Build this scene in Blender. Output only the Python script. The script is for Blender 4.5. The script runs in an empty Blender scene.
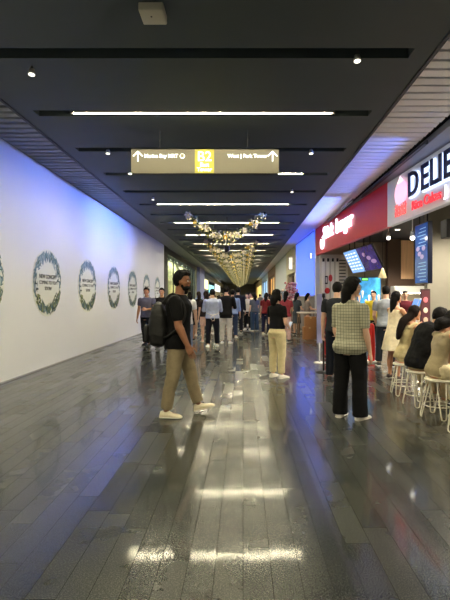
import bpy, bmesh, math, random
from mathutils import Vector, Matrix, noise
random.seed(7)
S = bpy.context.scene
COL = S.collection
WS = bpy.data.scenes.new('workshop')          # scratch scene, removed at the end
def scratch_depsgraph():
    with bpy.context.temp_override(scene=WS, view_layer=WS.view_layers[0]):
        d = bpy.context.evaluated_depsgraph_get(); d.update(); return d
PI = math.pi
CAMZ, F, VX, VY = 1.43, 450.0, 243.0, 297.0
CEIL = 4.03

def R(px, d):            # world x of a point d metres down the corridor
    return (px - VX) / F * d
def Z(py, d):
    return CAMZ + (VY - py) / F * d
def DF(py):              # distance of a floor point
    return CAMZ * F / (py - VY)

# ------------------------------------------------------------------ materials
def lin(c):
    out = []
    for v in c[:3]:
        v = v / 255.0
        out.append(v / 12.92 if v <= .04045 else ((v + .055) / 1.055) ** 2.4)
    return tuple(out) + (1.0,)
MATS = {}
ES = .26        # overall brightness of lit faces against the room
def mat(name, col, rough=.6, metal=0, emit=0, ecol=None, bump=0, bscale=60, vary=0, vscale=8, trans=0, alpha=1, stretch=None, spec=.5):
    if name in MATS: return MATS[name]
    m = bpy.data.materials.new(name); m.use_nodes = True
    nt = m.node_tree; b = nt.nodes['Principled BSDF']
    b.inputs['Base Color'].default_value = lin(col)
    b.inputs['Roughness'].default_value = rough
    b.inputs['Metallic'].default_value = metal
    b.inputs['Specular IOR Level'].default_value = spec
    if emit:
        b.inputs['Emission Color'].default_value = lin(ecol or col)
        b.inputs['Emission Strength'].default_value = emit * ES
    if trans: b.inputs['Transmission Weight'].default_value = trans
    b.inputs['Alpha'].default_value = alpha
    tc = nt.nodes.new('ShaderNodeTexCoord')
    mp = nt.nodes.new('ShaderNodeMapping')
    nt.links.new(tc.outputs['Object'], mp.inputs[0])
    if stretch: mp.inputs['Scale'].default_value = stretch
    if vary:
        n = nt.nodes.new('ShaderNodeTexNoise'); n.inputs['Scale'].default_value = vscale; n.inputs['Detail'].default_value = 4
        nt.links.new(mp.outputs[0], n.inputs['Vector'])
        r = nt.nodes.new('ShaderNodeValToRGB')
        c = lin(col)
        r.color_ramp.elements[0].position = .3; r.color_ramp.elements[1].position = .7
        r.color_ramp.elements[0].color = tuple(max(0, x * (1 - vary)) for x in c[:3]) + (1,)
        r.color_ramp.elements[1].color = tuple(min(1, x * (1 + vary)) for x in c[:3]) + (1,)
        nt.links.new(n.outputs['Fac'], r.inputs[0]); nt.links.new(r.outputs[0], b.inputs['Base Color'])
    if bump:
        n = nt.nodes.new('ShaderNodeTexNoise'); n.inputs['Scale'].default_value = bscale; n.inputs['Detail'].default_value = 3
        nt.links.new(mp.outputs[0], n.inputs['Vector'])
        bp = nt.nodes.new('ShaderNodeBump'); bp.inputs['Strength'].default_value = bump; bp.inputs['Distance'].default_value = .01
        nt.links.new(n.outputs['Fac'], bp.inputs['Height']); nt.links.new(bp.outputs[0], b.inputs['Normal'])
    MATS[name] = m
    return m
def cloth(col):
    return mat('cloth_%d_%d_%d' % tuple(col), col, .85, bump=.25, bscale=90, vary=.12, vscale=14, spec=.2)
def plain(col, rough=.5, **k):
    return mat('paint_%d_%d_%d_%d' % (tuple(col) + (int(rough * 100),)), col, rough, **k)
def glow(col, e):
    return mat('glow_%d_%d_%d_%d' % (tuple(col) + (int(e * 10),)), col, .4, emit=e)

class NB:                                   # tiny node helper
    def __init__(s, m): s.nt = m.node_tree
    def n(s, t, **kw):
        x = s.nt.nodes.new(t)
        for k, v in kw.items(): setattr(x, k, v)
        return x
    def l(s, a, b): s.nt.links.new(a, b)
    def math(s, op, a, b=None):
        x = s.n('ShaderNodeMath', operation=op)
        for i, v in enumerate((a, b)):
            if v is None: continue
            if isinstance(v, (int, float)): x.inputs[i].default_value = v
            else: s.l(v, x.inputs[i])
        return x.outputs[0]

def pane_material():
    m = bpy.data.materials.new('clear_pane'); m.use_nodes = True; nt = m.node_tree; nt.nodes.clear()
    o = nt.nodes.new('ShaderNodeOutputMaterial'); mx = nt.nodes.new('ShaderNodeMixShader'); a = nt.nodes.new('ShaderNodeBsdfTransparent'); b = nt.nodes.new('ShaderNodeBsdfGlossy')
    a.inputs[0].default_value = (.88, .93, .9, 1); b.inputs['Roughness'].default_value = .03; lw = nt.nodes.new('ShaderNodeLayerWeight'); lw.inputs[0].default_value = .5; fr = nt.nodes.new('ShaderNodeMath'); fr.operation = 'MULTIPLY'; fr.inputs[1].default_value = .25; nt.links.new(lw.outputs['Facing'], fr.inputs[0])
    nt.links.new(fr.outputs[0], mx.inputs[0]); nt.links.new(a.outputs[0], mx.inputs[1]); nt.links.new(b.outputs[0], mx.inputs[2]); nt.links.new(mx.outputs[0], o.inputs[0])
    return m
def floor_material():
    m = bpy.data.materials.new('granite_plank_floor'); m.use_nodes = True
    g = NB(m); b = m.node_tree.nodes['Principled BSDF']
    tc = g.n('ShaderNodeTexCoord'); sp = g.n('ShaderNodeSeparateXYZ'); g.l(tc.outputs['Object'], sp.inputs[0])
    W, L = .148, .88
    u = g.math('DIVIDE', sp.outputs[0], W); row = g.math('FLOOR', u); fu = g.math('FRACT', u)
    wn = g.n('ShaderNodeTexWhiteNoise', noise_dimensions='1D'); g.l(row, wn.inputs['W'])
    v = g.math('ADD', g.math('DIVIDE', sp.outputs[1], L), g.math('MULTIPLY', wn.outputs['Value'], 7.0))
    colv = g.math('FLOOR', v); fv = g.math('FRACT', v)
    cb = g.n('ShaderNodeCombineXYZ'); g.l(row, cb.inputs[0]); g.l(colv, cb.inputs[1])
    w2 = g.n('ShaderNodeTexWhiteNoise', noise_dimensions='2D'); g.l(cb.outputs[0], w2.inputs['Vector'])
    # joints
    du = g.math('MULTIPLY', g.math('MINIMUM', fu, g.math('SUBTRACT', 1.0, fu)), W)
    dv = g.math('MULTIPLY', g.math('MINIMUM', fv, g.math('SUBTRACT', 1.0, fv)), L)
    joint = g.math('LESS_THAN', g.math('MINIMUM', du, dv), .0013)
    # speckle
    n1 = g.n('ShaderNodeTexNoise'); n1.inputs['Scale'].default_value = 130; n1.inputs['Detail'].default_value = 2; g.l(tc.outputs['Object'], n1.inputs['Vector'])
    n2 = g.n('ShaderNodeTexNoise'); n2.inputs['Scale'].default_value = 3; n2.inputs['Detail'].default_value = 4; g.l(tc.outputs['Object'], n2.inputs['Vector'])
    tone = g.math('ADD', g.math('MULTIPLY', w2.outputs['Value'], .13), g.math('MULTIPLY', g.math('SUBTRACT', n1.outputs['Fac'], .5), 3.0))
    tone = g.math('ADD', tone, g.math('MULTIPLY', g.math('SUBTRACT', n2.outputs['Fac'], .5), .6))
    r = g.n('ShaderNodeValToRGB'); g.l(tone, r.inputs[0])
    r.color_ramp.elements[0].color = lin((36, 39, 37)); r.color_ramp.elements[1].color = lin((96, 99, 90))
    mx = g.n('ShaderNodeMix', data_type='RGBA'); g.l(joint, mx.inputs['Factor']); g.l(r.outputs[0], mx.inputs['A']); mx.inputs['B'].default_value = lin((30, 31, 29))
    g.l(mx.outputs['Result'], b.inputs['Base Color'])
    rr = g.math('ADD', .2, g.math('MULTIPLY', w2.outputs['Value'], .06))
    rr = g.math('ADD', rr, g.math('MULTIPLY', n2.outputs['Fac'], .06))
    rr = g.math('ADD', rr, g.math('MULTIPLY', joint, .4))
    g.l(rr, b.inputs['Roughness'])
    b.inputs['Specular IOR Level'].default_value = .3
    # each plank sits a hair out of level
    sub = g.n('ShaderNodeVectorMath', operation='SUBTRACT'); g.l(w2.outputs['Color'], sub.inputs[0]); sub.inputs[1].default_value = (.5, .5, .5)
    sc = g.n('ShaderNodeVectorMath', operation='MULTIPLY'); g.l(sub.outputs[0], sc.inputs[0]); sc.inputs[1].default_value = (.004, .005, 0)
    n3 = g.n('ShaderNodeTexNoise'); n3.inputs['Scale'].default_value = 180; g.l(tc.outputs['Object'], n3.inputs['Vector'])
    bp = g.n('ShaderNodeBump'); bp.inputs['Strength'].default_value = .12; bp.inputs['Distance'].default_value = .002; g.l(n3.outputs['Fac'], bp.inputs['Height'])
    ad = g.n('ShaderNodeVectorMath', operation='ADD'); g.l(bp.outputs[0], ad.inputs[0]); g.l(sc.outputs[0], ad.inputs[1])
    nm = g.n('ShaderNodeVectorMath', operation='NORMALIZE'); g.l(ad.outputs[0], nm.inputs[0]); g.l(nm.outputs[0], b.inputs['Normal'])
    ad2 = g.n('ShaderNodeVectorMath', operation='ADD'); ge = g.n('ShaderNodeNewGeometry'); g.l(ge.outputs['Normal'], ad2.inputs[0]); g.l(sc.outputs[0], ad2.inputs[1])
    nm2 = g.n('ShaderNodeVectorMath', operation='NORMALIZE'); g.l(ad2.outputs[0], nm2.inputs[0]); g.l(nm2.outputs[0], b.inputs['Coat Normal'])
    g.l(g.math('MULTIPLY', g.math('SUBTRACT', 1.0, joint), .38), b.inputs['Coat Weight']); b.inputs['Coat Roughness'].default_value = .07
    g.l(g.math('MULTIPLY', g.math('SUBTRACT', 1.0, joint), .28), b.inputs['Specular IOR Level'])
    return m

def plaid_material():
    m = bpy.data.materials.new('olive_check_cloth'); m.use_nodes = True
    g = NB(m); b = m.node_tree.nodes['Principled BSDF']
    tc = g.n('ShaderNodeTexCoord'); sp = g.n('ShaderNodeSeparateXYZ'); g.l(tc.outputs['Object'], sp.inputs[0])
    def line(o, period, w):
        f = g.math('FRACT', g.math('DIVIDE', o, period)); return g.math('LESS_THAN', f, w)
    h = g.math('ADD', g.math('MULTIPLY', line(sp.outputs[2], .034, .22), .5), g.math('MULTIPLY', line(sp.outputs[2], .017, .3), .2))
    x = g.math('ADD', sp.outputs[0], g.math('MULTIPLY', sp.outputs[1], .7))
    v = g.math('ADD', g.math('MULTIPLY', line(x, .036, .22), .5), g.math('MULTIPLY', line(x, .018, .3), .2))
    t = g.math('ADD', h, v)
    r = g.n('ShaderNodeValToRGB'); g.l(t, r.inputs[0])
    r.color_ramp.elements[0].color = lin((172, 170, 148)); r.color_ramp.elements[1].color = lin((84, 84, 68))
    g.l(r.outputs[0], b.inputs['Base Color']); b.inputs['Roughness'].default_value = .85
    return m

# ------------------------------------------------------------------ objects
def tag(o, label=None, cat=None, group=None, kind=None):
    if label: o['label'] = label
    if cat: o['category'] = cat
    if group: o['group'] = group
    if kind: o['kind'] = kind
    return o
def thing(name, label, cat, loc=(0, 0, 0), rz=0, group=None):
    o = bpy.data.objects.new(name, None); COL.objects.link(o)
    o.location = loc; o.rotation_euler = (0, 0, rz); o.empty_display_size = .1
    return tag(o, label, cat, group)
def link(name, me, m, parent=None, smooth=False):
    o = bpy.data.objects.new(name, me); COL.objects.link(o)
    for mm in (m if isinstance(m, (list, tuple)) else [m]): me.materials.append(mm)
    if smooth:
        me.polygons.foreach_set('use_smooth', [True] * len(me.polygons))
    if parent: o.parent = parent
    return o
def obj(name, bm, m, parent=None, smooth=False):
    me = bpy.data.meshes.new(name); bm.normal_update(); bm.to_mesh(me); bm.free()
    return link(name, me, m, parent, smooth)
def struct(name, bm, m, parent=None):
    o = obj(name, bm, m, parent)
    if not parent: o['kind'] = 'structure'
    return o
def BM(): return bmesh.new()
def copy_tree(o, parent=None):
    c = o.copy(); COL.objects.link(c); c.parent = parent
    for ch in list(o.children): copy_tree(ch, c)
    return c
def box(bm, x0, x1, y0, y1, z0, z1, bev=0, M=None, mi=0):
    r = bmesh.ops.create_cube(bm, size=1)
    vs = r['verts']
    for v in vs:
        v.co = Vector((x0 + (v.co.x + .5) * (x1 - x0), y0 + (v.co.y + .5) * (y1 - y0), z0 + (v.co.z + .5) * (z1 - z0)))
    fs = set(f for v in vs for f in v.link_faces)
    for f in fs: f.material_index = mi
    if bev:
        es = list(set(e for v in vs for e in v.link_edges))
        rr = bmesh.ops.bevel(bm, geom=es, offset=bev, segments=2, affect='EDGES', profile=.5)
        vs = list(set([v for f in rr['faces'] for v in f.verts] + [v for v in vs if v.is_valid]))
    if M:
        for v in vs: v.co = M @ v.co
    return bm
def cyl(bm, p0, p1, r0, r1=None, seg=14, cap=True):
    p0, p1 = Vector(p0), Vector(p1); r1 = r0 if r1 is None else r1
    d = p1 - p0; q = d.to_track_quat('Z', 'Y').to_matrix().to_4x4()
    M = Matrix.Translation((p0 + p1) / 2) @ q
    bmesh.ops.create_cone(bm, cap_ends=cap, segments=seg, radius1=max(r0, 1e-4), radius2=max(r1, 1e-4), depth=d.length, matrix=M)
    return bm
def sph(bm, c, r, seg=12, ring=8, M=None):
    r = r if isinstance(r, (tuple, list)) else (r, r, r)
    T = Matrix.Translation(c) @ Matrix.Diagonal((r[0], r[1], r[2], 1))
    if M: T = M @ T
    bmesh.ops.create_uvsphere(bm, u_segments=seg, v_segments=ring, radius=1, matrix=T)
    return bm
def catmull(P, n=4):
    if len(P) < 3 or n < 2: return P
    out = []
    L = len(P[0])
    for i in range(len(P) - 1):
        a = P[max(i - 1, 0)]; b = P[i]; c = P[i + 1]; d = P[min(i + 2, len(P) - 1)]
        for k in range(n):
            t = k / n
            out.append(tuple(.5 * ((2 * b[j]) + (-a[j] + c[j]) * t + (2 * a[j] - 5 * b[j] + 4 * c[j] - d[j]) * t * t + (-a[j] + 3 * b[j] - 3 * c[j] + d[j]) * t ** 3) for j in range(L)))
    out.append(tuple(P[-1]))
    return out
def tube(bm, pts, rads, seg=10, sub=3, side=Vector((1, 0, 0)), ratio=1.0, round0=True, round1=True):
    """closed tapering tube; ratio = radius across 'side' axis relative to the other"""
    P = [tuple(p) + (r,) for p, r in zip(pts, rads)]
    P = catmull(P, sub)
    C = [Vector(p[:3]) for p in P]; Rr = [p[3] for p in P]
    if round0:
        t = (C[0] - C[1]).normalized(); r = Rr[0]
        C = [C[0] + t * r * .85, C[0] + t * r * .5] + C; Rr = [r * .35, r * .8] + Rr
    if round1:
        t = (C[-1] - C[-2]).normalized(); r = Rr[-1]
        C = C + [C[-1] + t * r * .5, C[-1] + t * r * .85]; Rr = Rr + [r * .8, r * .35]
    rings = []
    s = Vector(side)
    for i, c in enumerate(C):
        t = (C[min(i + 1, len(C) - 1)] - C[max(i - 1, 0)]).normalized()
        s2 = s - t * s.dot(t)
        if s2.length < 1e-3: s2 = t.orthogonal()
        s2.normalize(); u = t.cross(s2); s = s2
        rings.append([bm.verts.new(c + (s2 * math.cos(a) * ratio + u * math.sin(a)) * Rr[i]) for a in [2 * PI * k / seg for k in range(seg)]])
    stitch(bm, rings)
    return bm
def stitch(bm, rings, caps=True):
    n = len(rings[0])
    for a, b in zip(rings, rings[1:]):
        for k in range(n):
            bm.faces.new((a[k], a[(k + 1) % n], b[(k + 1) % n], b[k]))
    if caps:
        bm.faces.new(list(reversed(rings[0]))); bm.faces.new(rings[-1])
def fuse(bm, voxel, smooth=3):
    """union closed shells into one continuous skin"""
    bmesh.ops.recalc_face_normals(bm, faces=bm.faces)
    me = bpy.data.meshes.new('tmp'); bm.to_mesh(me); bm.free()
    o = bpy.data.objects.new('tmp', me); WS.collection.objects.link(o)
    r = o.modifiers.new('r', 'REMESH'); r.mode = 'VOXEL'; r.voxel_size = voxel; r.adaptivity = 0
    s = o.modifiers.new('s', 'SMOOTH'); s.iterations = smooth; s.factor = .5
    dg = scratch_depsgraph()
    out = bpy.data.meshes.new_from_object(o.evaluated_get(dg))
    bpy.data.objects.remove(o); bpy.data.meshes.remove(me)
    out.materials.clear()
    return out
def text_mesh(txt, size, ext=.004, align='CENTER', bold=0):
    c = bpy.data.curves.new('t', 'FONT'); c.body = txt; c.size = size; c.extrude = ext; c.align_x = align; c.align_y = 'CENTER'; c.offset = bold
    c.resolution_u = 3
    o = bpy.data.objects.new('t', c); WS.collection.objects.link(o)
    dg = scratch_depsgraph()
    me = bpy.data.meshes.new_from_object(o.evaluated_get(dg)); bpy.data.objects.remove(o)
    return me
def basis(origin, xa, ya):
    xa, ya = Vector(xa).normalized(), Vector(ya).normalized(); za = xa.cross(ya)
    M = Matrix((xa, ya, za)).transposed().to_4x4(); M.translation = Vector(origin)
    return M
def lettering(name, txt, size, M, m, parent, ext=.004, align='CENTER', bold=0, shear=0):
    me = text_mesh(txt, size, ext, align, bold)
    if shear: me.transform(Matrix(((1, shear, 0, 0), (0, 1, 0, 0), (0, 0, 1, 0), (0, 0, 0, 1))))
    me.transform(M)
    return link(name, me, m, parent)

# ------------------------------------------------------------------ people
def sm(t): t = max(0, min(1, t)); return t * t * (3 - 2 * t)
class Skel:
    def __init__(s, H, P):
        s.H = H; s.P = P; s.female = P.get('female', False)
        s.sitting = P.get('sit') is not None
        # spine table
        lean = math.radians(P.get('lean', 2)); hunch = math.radians(P.get('hunch', 4)); side = math.radians(P.get('tilt', 0))
        s.tab = []
        p = Vector((0, 0, .52 * H)); z = .52; dz = .01
        while z < 1.06:
            th = lean * sm((z - .5) / .1) + hunch * sm((z - .68) / .15)
            s.tab.append((z, p.copy(), th))
            p = p + Vector((math.sin(side) * math.cos(th), math.sin(th), math.cos(th) * math.cos(side))) * dz * H; z += dz
        s.side = side
        s.twist = math.radians(P.get('twist', 0))
        tw = .5
        sx = .105 if s.female else .118
        s.J = {}
        for sd, k in ((-1, 'L'), (1, 'R')):
            sh = s.pt(sd * sx, -.004, .79 if s.female else .797)
            a = P.get('arm' + k, (5, 8, 12, 10))
            f, ab, e, inn = [math.radians(x) for x in a]
            M = s.fr(.80)[1]
            d = Vector((sd * math.sin(ab), math.sin(f) * math.cos(ab), -math.cos(f) * math.cos(ab)))
            b0 = Vector((0, math.cos(f), math.sin(f))); b = b0 * math.cos(inn) + Vector((-sd, 0, 0)) * math.sin(inn)
            b = (b - d * b.dot(d)).normalized()
            fo = d * math.cos(e) + b * math.sin(e); th = (-d * math.sin(e) + b * math.cos(e))
            if P.get('gravarm', True) and (s.sitting or abs(P.get('lean', 2)) > 12):
                Mz = Matrix.Rotation(-s.twist, 3, 'Z'); d, fo, th = Mz @ d, Mz @ fo, Mz @ th
            else: d, fo, th = M @ d, M @ fo, M @ th
            el = sh + d * .172 * H; wr = el + fo * .15 * H
            s.J['sh' + k], s.J['el' + k], s.J['wr' + k] = sh, el, wr
            s.J['fo' + k], s.J['th' + k] = fo, th
            l = P.get('leg' + k, (0, 2, 3, 0, 8))
            f, kn, ab, fp, fy = [math.radians(x) for x in l]
            hip = Vector((sd * .052 * H, 0, .515 * H))
            d = Vector((sd * math.sin(ab), math.sin(f) * math.cos(ab), -math.cos(f) * math.cos(ab)))
            knee = hip + d * .235 * H
            d2 = Vector((sd * math.sin(ab) * .4, math.sin(f - kn), -math.cos(f - kn))).normalized()
            ank = knee + d2 * .235 * H
            fd = Vector((sd * math.sin(fy) * math.cos(fp), math.cos(fy) * math.cos(fp), math.sin(fp)))
            s.J['hip' + k], s.J['kn' + k], s.J['an' + k], s.J['ft' + k] = hip, knee, ank, fd
        if s.sitting: s.dz = P['sit'] + .062 * H - .515 * H
        else:
            lo = 9
            for k in 'LR':
                a = s.J['an' + k]; fd = s.J['ft' + k]
                up = Vector((0, 0, 1)) - fd * fd.z; up.normalize()
                lo = min(lo, (a - up * .042 * H - fd * .035 * H).z, (a - up * .042 * H + fd * .1 * H).z)
            s.dz = -lo
        hz = s.fr(.87)
        yaw = math.radians(P.get('hyaw', 0)); pit = math.radians(P.get('hpitch', 0))
        hh = .132 * H; s.hh = hh
        base = s.pt(0, -.004, .862)
        Mh = Matrix.Rotation(-yaw - s.twist, 3, 'Z') @ Matrix.Rotation(-pit - P.get('headfollow', .3) * hz[2], 3, 'X') 
        s.Mh = Mh; s.hc = base + Mh @ Vector((0, .012 * H, .072 * H))
    def fr(s, z):
        if z < .52: return Vector((0, 0, z * s.H)), Matrix.Identity(3), 0
        i = min(int((z - .52) / .01 + .5), len(s.tab) - 1); _, p, th = s.tab[i]
        p = p + Vector((0, 0, 0))
        t = s.twist * sm((z - .55) / .2)
        M = Matrix.Rotation(-t, 3, 'Z') @ Matrix.Rotation(-th, 3, 'X') @ Matrix.Rotation(s.side, 3, 'Y')
        return p, M, th
    def pt(s, x, y, z):
        p, M, _ = s.fr(z); return p + M @ Vector((x * s.H, y * s.H, 0))
    def root(s): return Matrix.Translation((0, 0, s.dz))

MALE = [(.455, .05, .045, 0), (.48, .088, .062, 0), (.52, .098, .068, -.004), (.565, .09, .062, 0), (.62, .082, .056, .004), (.68, .088, .06, .002), (.735, .1, .066, .002), (.78, .105, .062, -.002), (.81, .092, .05, -.006), (.832, .05, .038, -.006), (.845, .034, .034, -.004)]
FEM = [(.455, .05, .045, 0), (.48, .092, .062, 0), (.52, .1, .07, -.006), (.565, .088, .06, 0), (.62, .07, .05, .004), (.68, .078, .056, .006), (.72, .088, .068, .012), (.755, .09, .062, .006), (.79, .09, .05, -.002), (.815, .075, .042, -.006), (.832, .042, .034, -.006), (.845, .03, .03, -.004)]
def torso(bm, s, z0, z1, inf=0.0, seg=20, flare=0, z0r=None):
    prof = FEM if s.female else MALE
    zs = [p for p in catmull(prof, 3) if z0 <= p[0] <= z1]
    def at(z):
        C = catmull(prof, 3)
        for a, b in zip(C, C[1:]):
            if a[0] <= z <= b[0]:
                t = (z - a[0]) / (b[0] - a[0]); return tuple(a[i] * (1 - t) + b[i] * t for i in range(4))
        return C[0] if z < C[0][0] else C[-1]
    zs = [at(z0) if z0 > prof[0][0] else (z0, .098, .066, 0)] + zs + [at(z1)]
    build = s.P.get('build', 1.0)
    rings = []; last = -1
    for z, rx, ry, oy in zs:
        if z - last < .003: continue
        last = z
        fl = flare * max(0, (.62 - z) / .12)
        if inf and z < .72 and not s.P.get('fitted'):  # cloth hangs straight from the chest
            rx = max(rx, .093 if not s.female else .086); ry = max(ry, .06)
        rx = (rx * (build if z < .8 else 1) + inf + fl); ry = (ry * (build if z < .8 else 1) + inf + fl)
        p, M, _ = s.fr(z)
        rings.append([bm.verts.new(p + M @ Vector((math.copysign(abs(math.cos(a)) ** .85, math.cos(a)) * rx * s.H, (math.sin(a) * ry + oy) * s.H, 0))) for a in [2 * PI * k / seg for k in range(seg)]])
    stitch(bm, rings)
def arm(bm, s, k, inf=0, t1=1.0, flat=False, seg=12):
    J = s.J; H = s.H; b = s.P.get('armbuild', 1.0) * (.9 if s.female else 1.0)
    sh, el, wr = J['sh' + k], J['el' + k], J['wr' + k]
    pts = [(0, .031), (.25, .032), (.5, .029), (.85, .025), (1, .0245), (1.2, .0255), (1.5, .0215), (1.85, .0165), (2, .0155)]
    P = []; Q = []
    for t, r in pts:
        if t > t1: break
        p = sh.lerp(el, t) if t <= 1 else el.lerp(wr, t - 1)
        P.append(p); Q.append((r * b + inf) * H)
    if t1 not in [p[0] for p in pts]:
        p = sh.lerp(el, t1) if t1 <= 1 else el.lerp(wr, t1 - 1); P.append(p); Q.append((.024 * b + inf) * H if t1 > .6 else (.029 * b + inf) * H)
    tube(bm, P, Q, seg, 3, round1=not flat)
def leg(bm, s, k, prof, t1=2.0, flat=False, seg=14, hipr=None):
    J = s.J; H = s.H
    P = []; Q = []
    for t, r in prof:
        if t > t1: break
        p = J['hip' + k].lerp(J['kn' + k], t) if t <= 1 else J['kn' + k].lerp(J['an' + k], t - 1)
        if 1.1 < t < 1.6: p = p + Vector((0, -.006 * H, 0))
        P.append(p); Q.append(r * H)
    tube(bm, P, Q, seg, 3, round1=not flat)
SKINLEG = [(0, .056), (.3, .052), (.7, .04), (1, .032), (1.25, .034), (1.45, .032), (1.8, .021), (2, .02)]
TROUS = {'slim': [(0, .064), (.3, .058), (.7, .048), (1, .042), (1.4, .038), (1.9, .032)],
         'straight': [(0, .066), (.3, .061), (.7, .053), (1, .047), (1.4, .043), (1.92, .04)],
         'wide': [(0, .066), (.3, .063), (.7, .058), (1, .054), (1.4, .053), (2.06, .055)],
         'shorts': [(0, .066), (.3, .064), (.8, .06)]}
def headshape(bm, s, scale=1.0):
    hh = s.hh; T = Matrix.Translation(s.hc) @ s.Mh.to_4x4() @ Matrix.Scale(hh, 4)
    r = bmesh.ops.create_uvsphere(bm, u_segments=28, v_segments=20, radius=1)
    for v in r['verts']:
        x, y, z = v.co
        X = x * .335; Y = y * (.40 if y > 0 else .43); Zz = z * .5
        if Zz < 0:
            t = -Zz / .5
            X *= 1 - .30 * t ** 1.4
            if Y < 0: Y *= 1 - .6 * t ** .8
            else: Y *= 1 - .02 * t
            Y += .05 * t
        if Y > .3: Y = .3 + (Y - .3) * .75
        v.co = T @ Vector((X, Y, Zz))
    def e(c, rr, seg=10): sph(bm, (0, 0, 0), 1, seg, 8, T @ Matrix.Translation(c) @ Matrix.Diagonal((rr[0], rr[1], rr[2], 1)))
    e((0, .30, -.40), (.13, .11, .09)); e((0, .355, .09), (.22, .045, .05))
    tube(bm, [T @ Vector((0, .35, .08)), T @ Vector((0, .43, -.06)), T @ Vector((0, .40, -.10))], [.03 * hh, .055 * hh, .05 * hh], 8, 2)
    e((0, .365, -.225), (.1, .045, .05))
    for sd in (-1, 1):
        e((sd * .345, -.03, -.03), (.035, .07, .12)); e((sd * .17, .27, -.1), (.1, .09, .09))
def hair_mesh(s, style, vol=1.0):
    vol *= s.P.get('vol', 1)
    hh = s.hh; T = Matrix.Translation(s.hc) @ s.Mh.to_4x4() @ Matrix.Scale(hh, 4)
    bm = BM()
    r = bmesh.ops.create_uvsphere(bm, u_segments=32, v_segments=24, radius=1)
    for v in r['verts']:
        x, y, z = v.co
        X, Y, Zz = x * .385 * vol, y * .455 * vol - .035, z * .48 * vol + .085
        fr = (Y + .2) / .5
        if style in ('short', 'cap', 'bun'): zb = -.28 + .56 * sm(fr * 1.05) + (.05 * noise.noise(Vector((X, Y, 0)) * 14) if style != 'cap' else 0)
        else: zb = -.4 + .68 * sm((Y + .1) / .42)
        if abs(X) > .26 and Y > .02 and style == 'short': zb = max(zb, -.02)
        if Zz < zb:
            k = max(.3, 1 - (zb - Zz) * 1.6); X *= min(k, .86); Y = (Y + .035) * min(k, .86) - .035; Zz = zb + .0 * Zz - .02 * (1 - k)
        elif style != 'cap':
            n = noise.noise(Vector((X, Y, Zz)) * 9 + Vector((s.H * 9, 0, 0))) * .05
            X += X * n * 2; Y += n; Zz += n
            if style == 'short' and Zz > .2: Zz += .04 + .05 * sm(Y / .3); Y += .03 * sm(Y / .3)
        v.co = T @ Vector((X, Y, Zz))
    if style in ('long', 'verylong', 'bob'):
        L = {'bob': .5, 'long': 1.35, 'verylong': 1.9}[style]
        side = s.Mh @ Vector((1, 0, 0))
        back = s.Mh @ Vector((0, -1, 0))
        top = T @ Vector((0, -.14, .1)); 
        # hair hangs straight down from the nape, following the back
        n = 6; P = []; Q = []
        nape = T @ Vector((0, -.26, -.2))
        for i in range(n + 1):
            t = i / n
            if i == 0: P.append(top); Q.append(.33 * hh); continue
            p = nape + Vector((0, 0, -(t - .15) * L * hh)) + back * (.05 + .1 * t) * hh
            p = p + s.fr(.8)[1] @ Vector((0, -.06 * t * hh, 0))
            if s.sitting and t > .2: p = s.pt(0, -.085, .85 - (t - .15) * L * .11)
            P.append(p); Q.append((.3 - .14 * t ** 2 + (.06 if style == 'bob' else 0)) * hh)
        tube(bm, P, Q, 14, 3, side=side, ratio=1.15, round1=True)
        if style == 'bob':
            for sd in (-1, 1):
                tube(bm, [T @ Vector((sd * .3, -.02, .2)), T @ Vector((sd * .37, -.02, -.1)), T @ Vector((sd * .35, -.03, -.42))], [.1 * hh, .13 * hh, .1 * hh], 8, 3)
    if style == 'bun': sph(bm, T @ Vector((0, -.5, .12)), .16 * hh, 10, 8)
    if style == 'tail':
        tube(bm, [T @ Vector((0, -.4, .1)), T @ Vector((0, -.62, -.1)), T @ Vector((0, -.62, -.6)), T @ Vector((0, -.6, -1.0))], [.1 * hh, .13 * hh, .12 * hh, .04 * hh], 10, 3)
    me = fuse(bm, hh * (.035 if s.P.get('near') else .06), 2)
    return me
def hand(bmr, bmf, s, k):
    """palm into the fused skin, five fingers as tapered bent chains rooted in it"""
    H = s.H; wr, fo, th = s.J['wr' + k], s.J['fo' + k], s.J['th' + k]
    sd = 1 if k == 'R' else -1
    nrm = fo.cross(th) * (-sd)        # palm side, towards the body
    if s.P.get('palm' + k): pass
    u = H / 1.7
    c = wr + fo * .012 * u
    tube(bmr, [wr, wr + fo * .03 * u, wr + fo * .07 * u, wr + fo * .085 * u], [.017 * u, .0165 * u, .0165 * u, .014 * u], 12, 2, side=th, ratio=2.35)
    # flatten: palm tube thickness handled by narrow second pass below
    curl = math.radians(s.P.get('curl' + k, 22))
    for i, (off, L) in enumerate(((.030, .070), (.010, .079), (-.011, .073), (-.030, .057))):
        p = wr + fo * (.082 - abs(i - 1) * .004) * u + th * off * u
        d = fo.copy(); pts = [p - d * .015 * u]; pts.append(p.copy())
        for j, fr_ in enumerate((.45, .3, .25)):
            q = Matrix.Rotation(curl * (.7 + .25 * i * .5), 3, fo.cross(nrm)) if False else None
            ang = curl * (j + .6)
            dd = fo * math.cos(ang) + nrm * math.sin(ang)
            p = p + dd * L * fr_ * u; pts.append(p.copy())
        tube(bmf, pts, [.0088 * u, .0088 * u, .0083 * u, .0075 * u, .006 * u], 7, 2)
    p = wr + fo * .025 * u + th * .024 * u
    a = p; b = p + (fo * .6 + th * .75 + nrm * .2).normalized() * .035 * u; c = b + (fo * .9 + th * .3 + nrm * .3).normalized() * .03 * u; d = c + (fo * .95 + nrm * .35).normalized() * .024 * u
    tube(bmf, [a, b, c, d], [.013 * u, .0115 * u, .0095 * u, .007 * u], 7, 2)
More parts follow.
